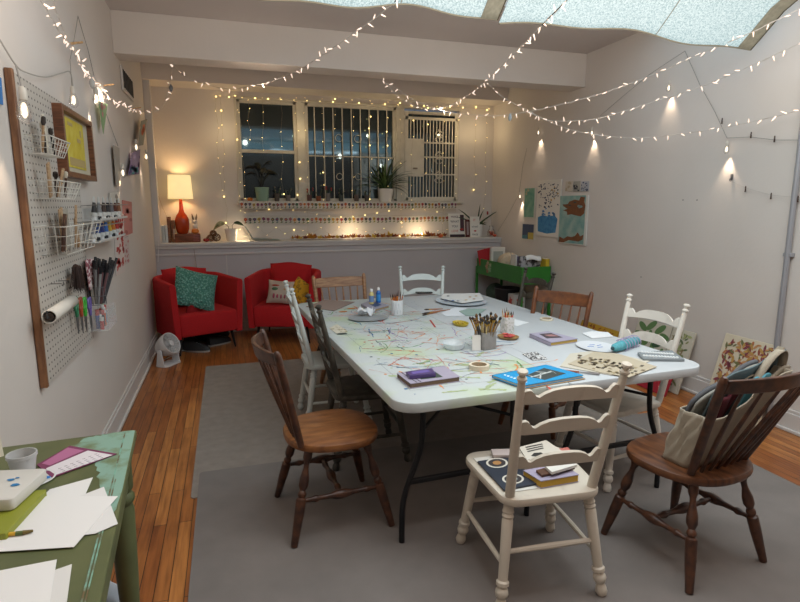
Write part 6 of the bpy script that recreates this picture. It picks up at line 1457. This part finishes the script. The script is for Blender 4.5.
# clothes peg hooks where strings meet
for i, (px, py, d, lab) in enumerate(((173, 64, 5.3, 'small clear hook on the beam at the left end'), (383, 79, 5.2, 'small clear hook on the beam near its middle'), (488, 83, 5.15, 'small clear hook on the beam near its right end'))):
    p = AY(px, py, 5.33); p.z = 2.733
    b = B(); b.tube([(0, 0, 0), (0, 0, -.02), (.008, 0, -.026), (.012, 0, -.016)], .003, 6); one(b.done('ceiling_hook', plastic), lab, 'hook', p)
# decorative charms on strings
for i, (px, py, d, lab, c) in enumerate(((171, 88, 5.15, 'small blue-grey charm hanging from the left swag of lights', '7a8088'), (510, 117.5, 4.93, 'clear crystal-like clip hanging on the middle of the long string', 'a8b0b4'), (92, 83, 3.45, 'pale plastic star clip on the left wall string', 'b8b8b4'))):
    t = thing('hanging_charm', lab, 'charm', AD(px, py, d)); B().lathe([(.002, .035), (.014, .015), (.018, -.004), (.010, -.026), (.001, -.034)], seg=8).done('charm_body', flat(c, .2), t); B().tube([(.006*math.cos(a), 0, .038+.006*math.sin(a)) for a in [k*PI/5 for k in range(10)]], .0012, 4, closed=True).done('charm_ring', plastic, t)
# wooden pegs clipped on strings at left
pegw = wood('peg_wood', 'a8845a', 'c8a67a', .6)
def peg(label, p, rot, s=1, m=None, group=None):
    t = thing('clothes_peg', label, 'clothes peg', p, rot=rot, group=group)
    b = B(); b.box((0, .004*s, 0), (.010*s, .005*s, .07*s), rot3(.06, 0, 0)); b.done('peg_arm', m or pegw, t, bevel=.001); b = B(); b.box((0, -.004*s, 0), (.010*s, .005*s, .07*s), rot3(-.06, 0, 0)); b.done('peg_arm', m or pegw, t, bevel=.001)
    B().tube([(-.006*s, 0, .004), (.006*s, 0, .004)], .004*s, 8).done('peg_spring', mat('steel', (.5, .5, .5), .3), t)
for i, (px, py, d, lab) in enumerate(((76, 43, 2.95, 'wooden clothes peg gripping the bulbs near the top left'), (109, 85, 4.0, 'wooden clothes peg on the left wall string above the vent'), (137, 108, 4.75, 'wooden clothes peg at the low point of the left string'))):
    peg(lab, AD(px, py, d), (.3, D(80), .2))
# zigzag festoon along the right wall with dark clothespins
def wirething(name, label, cat, P, r=.002, m=None):
    t = thing(name, label, cat, P[0]); B().tube([p-P[0] for p in P], r, 5).done('cord', m or flat('8a8680', .6), t); return t
zz = [(498, 231), (508, 215), (519, 194), (523, 165), (527, 148)]
wirething('light_cord', 'thin cord climbing the right wall from the vase to the string bulbs', 'cord', [AX(px, py, XR-.02) for px, py in zz])
zz = [(600, 116), (622, 97), (650, 74), (685, 51)]
wirething('light_cord', 'thin cord rising to the nail under the skylight shade', 'cord', [AX(px, py, XR-.02) for px, py in zz])
zz = [(685, 51), (700, 85), (715, 112), (727, 138), (750, 137), (775, 140), (801, 140)]
P = [AX(px, py, XR-.02) for px, py in zz]; wirething('light_cord', 'thin cord falling from the nail and running level with pegs', 'cord', P)
darkpeg = flat('4a3428', .6)
for i, (px, py) in enumerate(((722, 121), (751, 135), (774.5, 139), (799, 139), (745.5, 189), (771, 196), (798, 199))):
    peg(['dark clothespin highest on the falling cord of the right wall', 'dark clothespin, first on the level cord of the right wall', 'dark clothespin, second on the level cord of the right wall', 'dark clothespin at the frame edge on the level cord', 'small dark clothespin left of the lower pair on the bare right wall', 'small dark clothespin right of the lower pair on the bare right wall', 'small dark clothespin beside the wall pipe'][i], AX(px, py, XR-.025), (0, 0, D(90)), .62, darkpeg)
wirething('light_cord', 'faint thin cord with three pegs on the lower right wall', 'cord', [AX(px, py, XR-.022) for px, py in ((733, 182), (746, 188), (771, 195), (801, 198))], .0012, flat('b8b0a8'))
# socket bulbs
glassb = mat('bulb_glass', (.95, .93, .9), .03, alpha=.22, trans=1)
fil = mat('filament_glow', (1, .85, .6), .3, emit=2.6, ecol=(1, .82, .6))
def socket(label, p, power=1.2, group=None, s=1.0, xoff=0, lampoff=0):
    t = thing('festoon_bulb', label, 'light bulb', p)
    B().lathe([(.004, .035), (.010, .03), (.013, .015), (.013, 0), (.012, -.006)], seg=14).xf(Matrix.Scale(s, 3)).done('bulb_socket', flat('cfc8bc', .5), t)
    B().lathe([(.012, -.004), (.018, -.02), (.024, -.045), (.022, -.062), (.012, -.074), (.001, -.077)], seg=18, cap=False).xf(Matrix.Scale(s, 3)).done('bulb_glass', glassb, t)
    B().turned((0, 0, -.015*s), (0, 0, -.058*s), [(0, .003*s), (.3, .007*s), (.8, .007*s), (1, .002*s)], 8).done('filament', fil, t)
    if power:
        l = bpy.data.lights.new('festoon_lamp', 'SPOT'); l.energy = power; l.color = (1, .78, .56); l.shadow_soft_size = .012; l.spot_size = D(75); l.spot_blend = .9
        o = bpy.data.objects.new('festoon_lamp', l); COL.objects.link(o); o.location = Vector(p)+Vector((lampoff, 0, -.085*s))
    return t
for i, (px, py, lab, off) in enumerate(((23, 98, 'large lit festoon bulb hanging over the pegboard top left corner', .10), (73, 93, 'lit festoon bulb hanging above the framed picture', .05), (96, 93, 'lit festoon bulb just right of the framed picture', .05), (136, 143, 'lit festoon bulb above the purple hanging drawing', .05), (146, 153, 'lit festoon bulb right of the purple hanging drawing', .06), (122.5, 168, 'lit festoon bulb left of the purple hanging drawing', .05))):
    socket(lab, AX(px, py, XL+off), 4, s=1.2 if i == 0 else 1.0, lampoff=-.02)
for i, (px, py, lab) in enumerate(((538.5, 130, 'lit festoon bulb on the right wall, leftmost of the high row'), (592, 130, 'lit festoon bulb on the right wall, second of the high row'), (669, 84, 'lit festoon bulb highest on the right wall under the nail'), (727, 145, 'lit festoon bulb on the right wall nearest the wall pipe'), (520, 194, 'lit festoon bulb beside the green-teal painting'))):
    socket(lab, AX(px, py, XR-.04), 5, lampoff=.015, s=.85)
wirething('light_cord', 'pale cord looping along the left wall between the festoon bulbs', 'cord', smooth_path([AX(px, py, XL+.03) for px, py in ((-6, 30), (0, 40), (15, 64), (25, 72), (45, 77), (62, 73), (70, 72), (73, 86))], 5), .003, flat('a8a29a', .6))
wirething('light_cord', 'pale cord tail dropping to the large festoon bulb', 'cord', [AX(px, py, XL+.07) for px, py in ((16, 66), (20, 80), (22, 93))], .0035, flat('a8a29a', .6))
wirething('light_cord', 'thin black wire hanging from a hook high on the left wall', 'cord', [AX(px, py, XL+.015) for px, py in ((78, 16), (82, 30), (88, 50), (94, 76))], .0018, flat('77736c', .6))
wirething('light_cord', 'thin black wire fanning back from the high left hook', 'cord', [AX(px, py, XL+.015) for px, py in ((78, 16), (74, 40), (70, 60), (72, 88))], .0018, flat('8d8880', .6))
wirething('light_cord', 'thin wire slanting from the green drawing to the grey strip', 'cord', [AX(px, py, XL+.015) for px, py in ((106, 113), (112, 130), (118, 146))], .002, flat('77736c', .6))
wirething('lamp_cord', 'thin cord running down the recess corner to the left books', 'cord', [Vector(AY(px, py, 7.0)) for px, py in ((153, 180), (157, 193), (163, 208), (168, 219))], .002, flat('a89478', .6))
wirething('socket_cord', 'white cord hanging down the half wall below the left books', 'cord', [Vector(AY(px, py, 6.92)) for px, py in ((158.5, 241), (158.5, 252), (158, 262))], .003, flat('d8d4d0', .6))
wirething('socket_cord', 'brown cord hanging down the half wall behind the left armchair', 'cord', [Vector(AY(px, py, 6.945)) for px, py in ((194, 249), (196, 262), (196.5, 270))], .003, flat('9a8a7c', .6))
# fairy light curtain on the window wall
_b = B(); _b.sphere((0, 0, 0), .0055, 8, 6); FGLOW = _b.done('bulb', warmb)
strands = [(216, 97, 190), (220, 96, 236), (235, 96, 210), (240, 97, 200), (248, 100, 140), (262, 98, 150), (280, 98, 195), (296, 98, 195), (305, 98, 236), (322, 99, 200), (335, 99, 160), (352, 100, 236), (370, 101, 200), (388, 102, 200), (400, 103, 236), (412, 106, 200), (428, 108, 190), (445, 108, 236), (458, 106, 236), (476, 107, 190), (487, 110, 236)]
for i, (px, y0, y1) in enumerate(strands):
    y = YB-.02 if (241 > px or px > 458) else YB-.045
    A = AY(px, y0, y); C = AY(px+rnd.uniform(-2, 2), y1, y); C.x = A.x+rnd.uniform(-.02, .02)
    where = ('wall left of the windows', 'left window', 'barred middle window', 'grille window', 'wall right of the windows')[0 if px < 241 else 1 if px < 300 else 2 if px < 398 else 3 if px < 459 else 4]
    t = thing('fairy_light_strand', 'thin vertical strand of warm fairy lights hanging over the '+where, 'fairy lights', A, group='fairy light strands over the '+where)
    n = max(4, int((y1-y0)/14)); P = [Vector((0, 0, 0))]
    for k in range(1, n+1): P.append(Vector((rnd.uniform(-.022, .022), rnd.uniform(-.006, .004), (C.z-A.z)*k/n+rnd.uniform(-.02, .02))))
    B().tube(P, .0009, 4).done('wire', flat('a8987a', .5), t)
    for p in P:
        if rnd.random() < .85: bulb_at(t, p+Vector((0, -.004, 0)), Vector((0, 0, 1)), rnd.choice((.5, .6, .6, .8, 1.5)), FGLOW)
t = thing('fairy_light_strand', 'level strand of warm fairy lights along the top of the windows', 'fairy lights', AY(216, 97, YB-.04)); P = [AY(px, 96.5+(px-216)*.045, YB-.04)-t.location for px in range(216, 490, 13)]
B().tube(P, .001, 4).done('wire', flat('a8987a', .5), t)
for p in P: bulb_at(t, p, Vector((0, 0, 1)), rnd.choice((.6, .8, 1.4)), FGLOW)
t = thing('fairy_light_strand', 'level strand of warm fairy lights between the two card garlands', 'fairy lights', AY(245, 213, YB-.03)); P = [AY(px, 213+4*math.sin(px), YB-.03)-t.location for px in range(245, 450, 12)]
B().tube(P, .001, 4).done('wire', flat('a8987a', .5), t)
for p in P: bulb_at(t, p, Vector((0, 0, 1)), rnd.choice((.5, .6, 1.2)), FGLOW)
t = thing('fairy_light_strand', 'strand of warm fairy lights lying along the ledge among the leaves', 'fairy lights', AY(240, 232, YB-.05)); P = [AY(px, 231+4*math.sin(px*1.7), YB-.05)-t.location for px in range(240, 450, 9)]
B().tube(P, .001, 4).done('wire', flat('a8987a', .5), t)
for p in P: bulb_at(t, p, Vector((0, 0, 1)), rnd.choice((.5, .6, .8, 1.4)), FGLOW)
for o in (MB_SOCK, MB_GLOW, FGLOW): bpy.data.objects.remove(o)
# ------------------------------------------------------------ small warm lamps for the ledge
lights_extra = [((lx, yl, ZLEDGE+bh_+.55), 7, (1, .66, .34), .05), ((AY(243, 236, 7.1).x, 7.12, ZLEDGE+.06), 1.2, (1, .8, .5), .02), ((AY(353, 236, 7.1).x, 7.12, ZLEDGE+.07), 1.6, (1, .8, .5), .02), ((AY(421, 236, 7.1).x, 7.12, ZLEDGE+.07), 1.6, (1, .8, .5), .02)]
# ------------------------------------------------------------ lights
def area(name, loc, size, power, col, rot=(0, 0, 0), sy=None):
    l = bpy.data.lights.new(name, 'AREA'); l.energy = power; l.color = col; l.size = size
    if sy: l.shape = 'RECTANGLE'; l.size_y = sy
    o = bpy.data.objects.new(name, l); o.location = loc; o.rotation_euler = rot; COL.objects.link(o); return o
def point(name, loc, power, col, r=.03):
    l = bpy.data.lights.new(name, 'POINT'); l.energy = power; l.color = col; l.shadow_soft_size = r
    o = bpy.data.objects.new(name, l); o.location = loc; COL.objects.link(o); return o
def spot(name, loc, target, power, col, ang, r=.1, blend=.8):
    l = bpy.data.lights.new(name, 'SPOT'); l.energy = power; l.color = col; l.shadow_soft_size = r; l.spot_size = D(ang); l.spot_blend = blend
    o = bpy.data.objects.new(name, l); o.location = loc; o.rotation_euler = (Vector(target)-Vector(loc)).to_track_quat('-Z', 'Y').to_euler(); COL.objects.link(o); return o
for loc, pw, c, r in lights_extra: point('warm_lamp', loc, pw, c, r)
for px in (225, 300, 380, 455, 482): point('fairy_glow', AY(px, 130, YB-.25), 1.3, (1, .78, .45), .02)
for px, py, d in ((262, 84, 4.8), (440, 108, 5.1), (600, 105, 4.5), (105, 92, 3.9)): point('string_glow', AD(px, py, d)+Vector((0, 0, -.05)), 1.6, (1, .80, .62), .03)
area('skylight_daylight', (1.7, 1.7, 2.76), 2.8, 52, (.86, .95, 1.0), sy=1.4)
area('bounce_fill', (1.4, 1.0, 1.9), 3.6, 128, (1.0, .88, .78), rot=(PI, 0, 0), sy=3.0)  # added fill aimed up at the ceiling, not a fixture of the room
# daylight slipping past the shade edges onto both side walls
spot('skylight_gap', (2.6, 2.3, 2.5), AX(795, 50, XR), 9, (.5, .75, 1.0), 26, .05, 1)
spot('skylight_gap', (.3, 2.0, 2.5), AX(30, 12, XL), 7, (.5, .75, 1.0), 24, .05, 1)
# ------------------------------------------------------------ surface pattern goes into the mesh of the part that carries it
BASES = ('tabletop', 'canvas', 'print_sheet', 'poster_board', 'sheet', 'card_sheet', 'cover', 'book_cover', 'desktop', 'box_body', 'tray_body', 'side_panel', 'carton_body', 'card_board', 'printed_card', 'print', 'picture_frame')
DECOR = ('paint_mark', 'pencil_line', 'print_mark', 'print_detail', 'paint_wash', 'blue_block', 'teal_ground', 'rust_shape', 'blue_ground', 'yellow_patch', 'teal_patch', 'painted_leaf', 'panel_divider', 'printed_flower', 'brush_mark', 'leaf_sketch', 'strap', 'printed_panel', 'photo_highlight', 'title_line', 'drawing', 'blue_mark', 'card_drawing', 'aqua_patch', 'desk_bead', 'painted_flower')
def stem(o): return o.name.split('.')[0]
groups = {}
for o in list(bpy.data.objects):
    if o.parent and o.type == 'MESH' and stem(o) in DECOR: groups.setdefault(o.parent, []).append(o)
for par, decs in groups.items():
    ks = [k for k in kids(par) if k.type == 'MESH' and stem(k) in BASES and not any(m.type == 'SOLIDIFY' for m in k.modifiers)]
    if not ks: continue
    ks.sort(key=lambda k: BASES.index(stem(k))); base_o = ks[0]
    bm = bmesh.new(); bm.from_mesh(base_o.data); mats = list(base_o.data.materials)
    for d in decs:
        m0 = len(mats); mats += list(d.data.materials); n0 = len(bm.faces); bm.from_mesh(d.data); bm.faces.ensure_lookup_table()
        for f in bm.faces[n0:]: f.material_index += m0
    me = base_o.data
    for m in mats[len(me.materials):]: me.materials.append(m)
    bm.to_mesh(me); bm.free()
    for d in decs: bpy.data.objects.remove(d)
# sub-parts
SUB = {'pages': 'book_cover', 'soil': 'pot', 'lamp_socket': 'lamp_base', 'shade_rim': 'lamp_shade', 'hem_edge': 'shade_hem', 'filament': 'bulb_glass', 'tube_band': 'tube_body', 'cap': 'bottle_body', 'label': 'bottle_body', 'hub_cap': 'grille', 'lace': 'upper', 'ferrule': 'handle', 'grille_latch': 'security_grille', 'picture_spot': 'picture_panel', 'screen': 'phone_body', 'wrapped_cord': 'yarn_core', 'core': 'tape_roll', 'basket_rim': 'basket_body', 'tip': 'stem', 'flower': 'stem'}
for o in list(bpy.data.objects):
    if o.parent and not o.parent.parent and stem(o) in SUB:
        sib = [k for k in kids(o.parent) if stem(k) == SUB[stem(o)]]
        if sib: o.parent = sib[0]
w = bpy.data.worlds.new('world'); SC.world = w; w.use_nodes = True
w.node_tree.nodes['Background'].inputs[0].default_value = (.35, .45, .6, 1); w.node_tree.nodes['Background'].inputs[1].default_value = .3
SC.view_settings.view_transform = 'Standard'; SC.view_settings.look = 'None'; SC.view_settings.exposure = 0
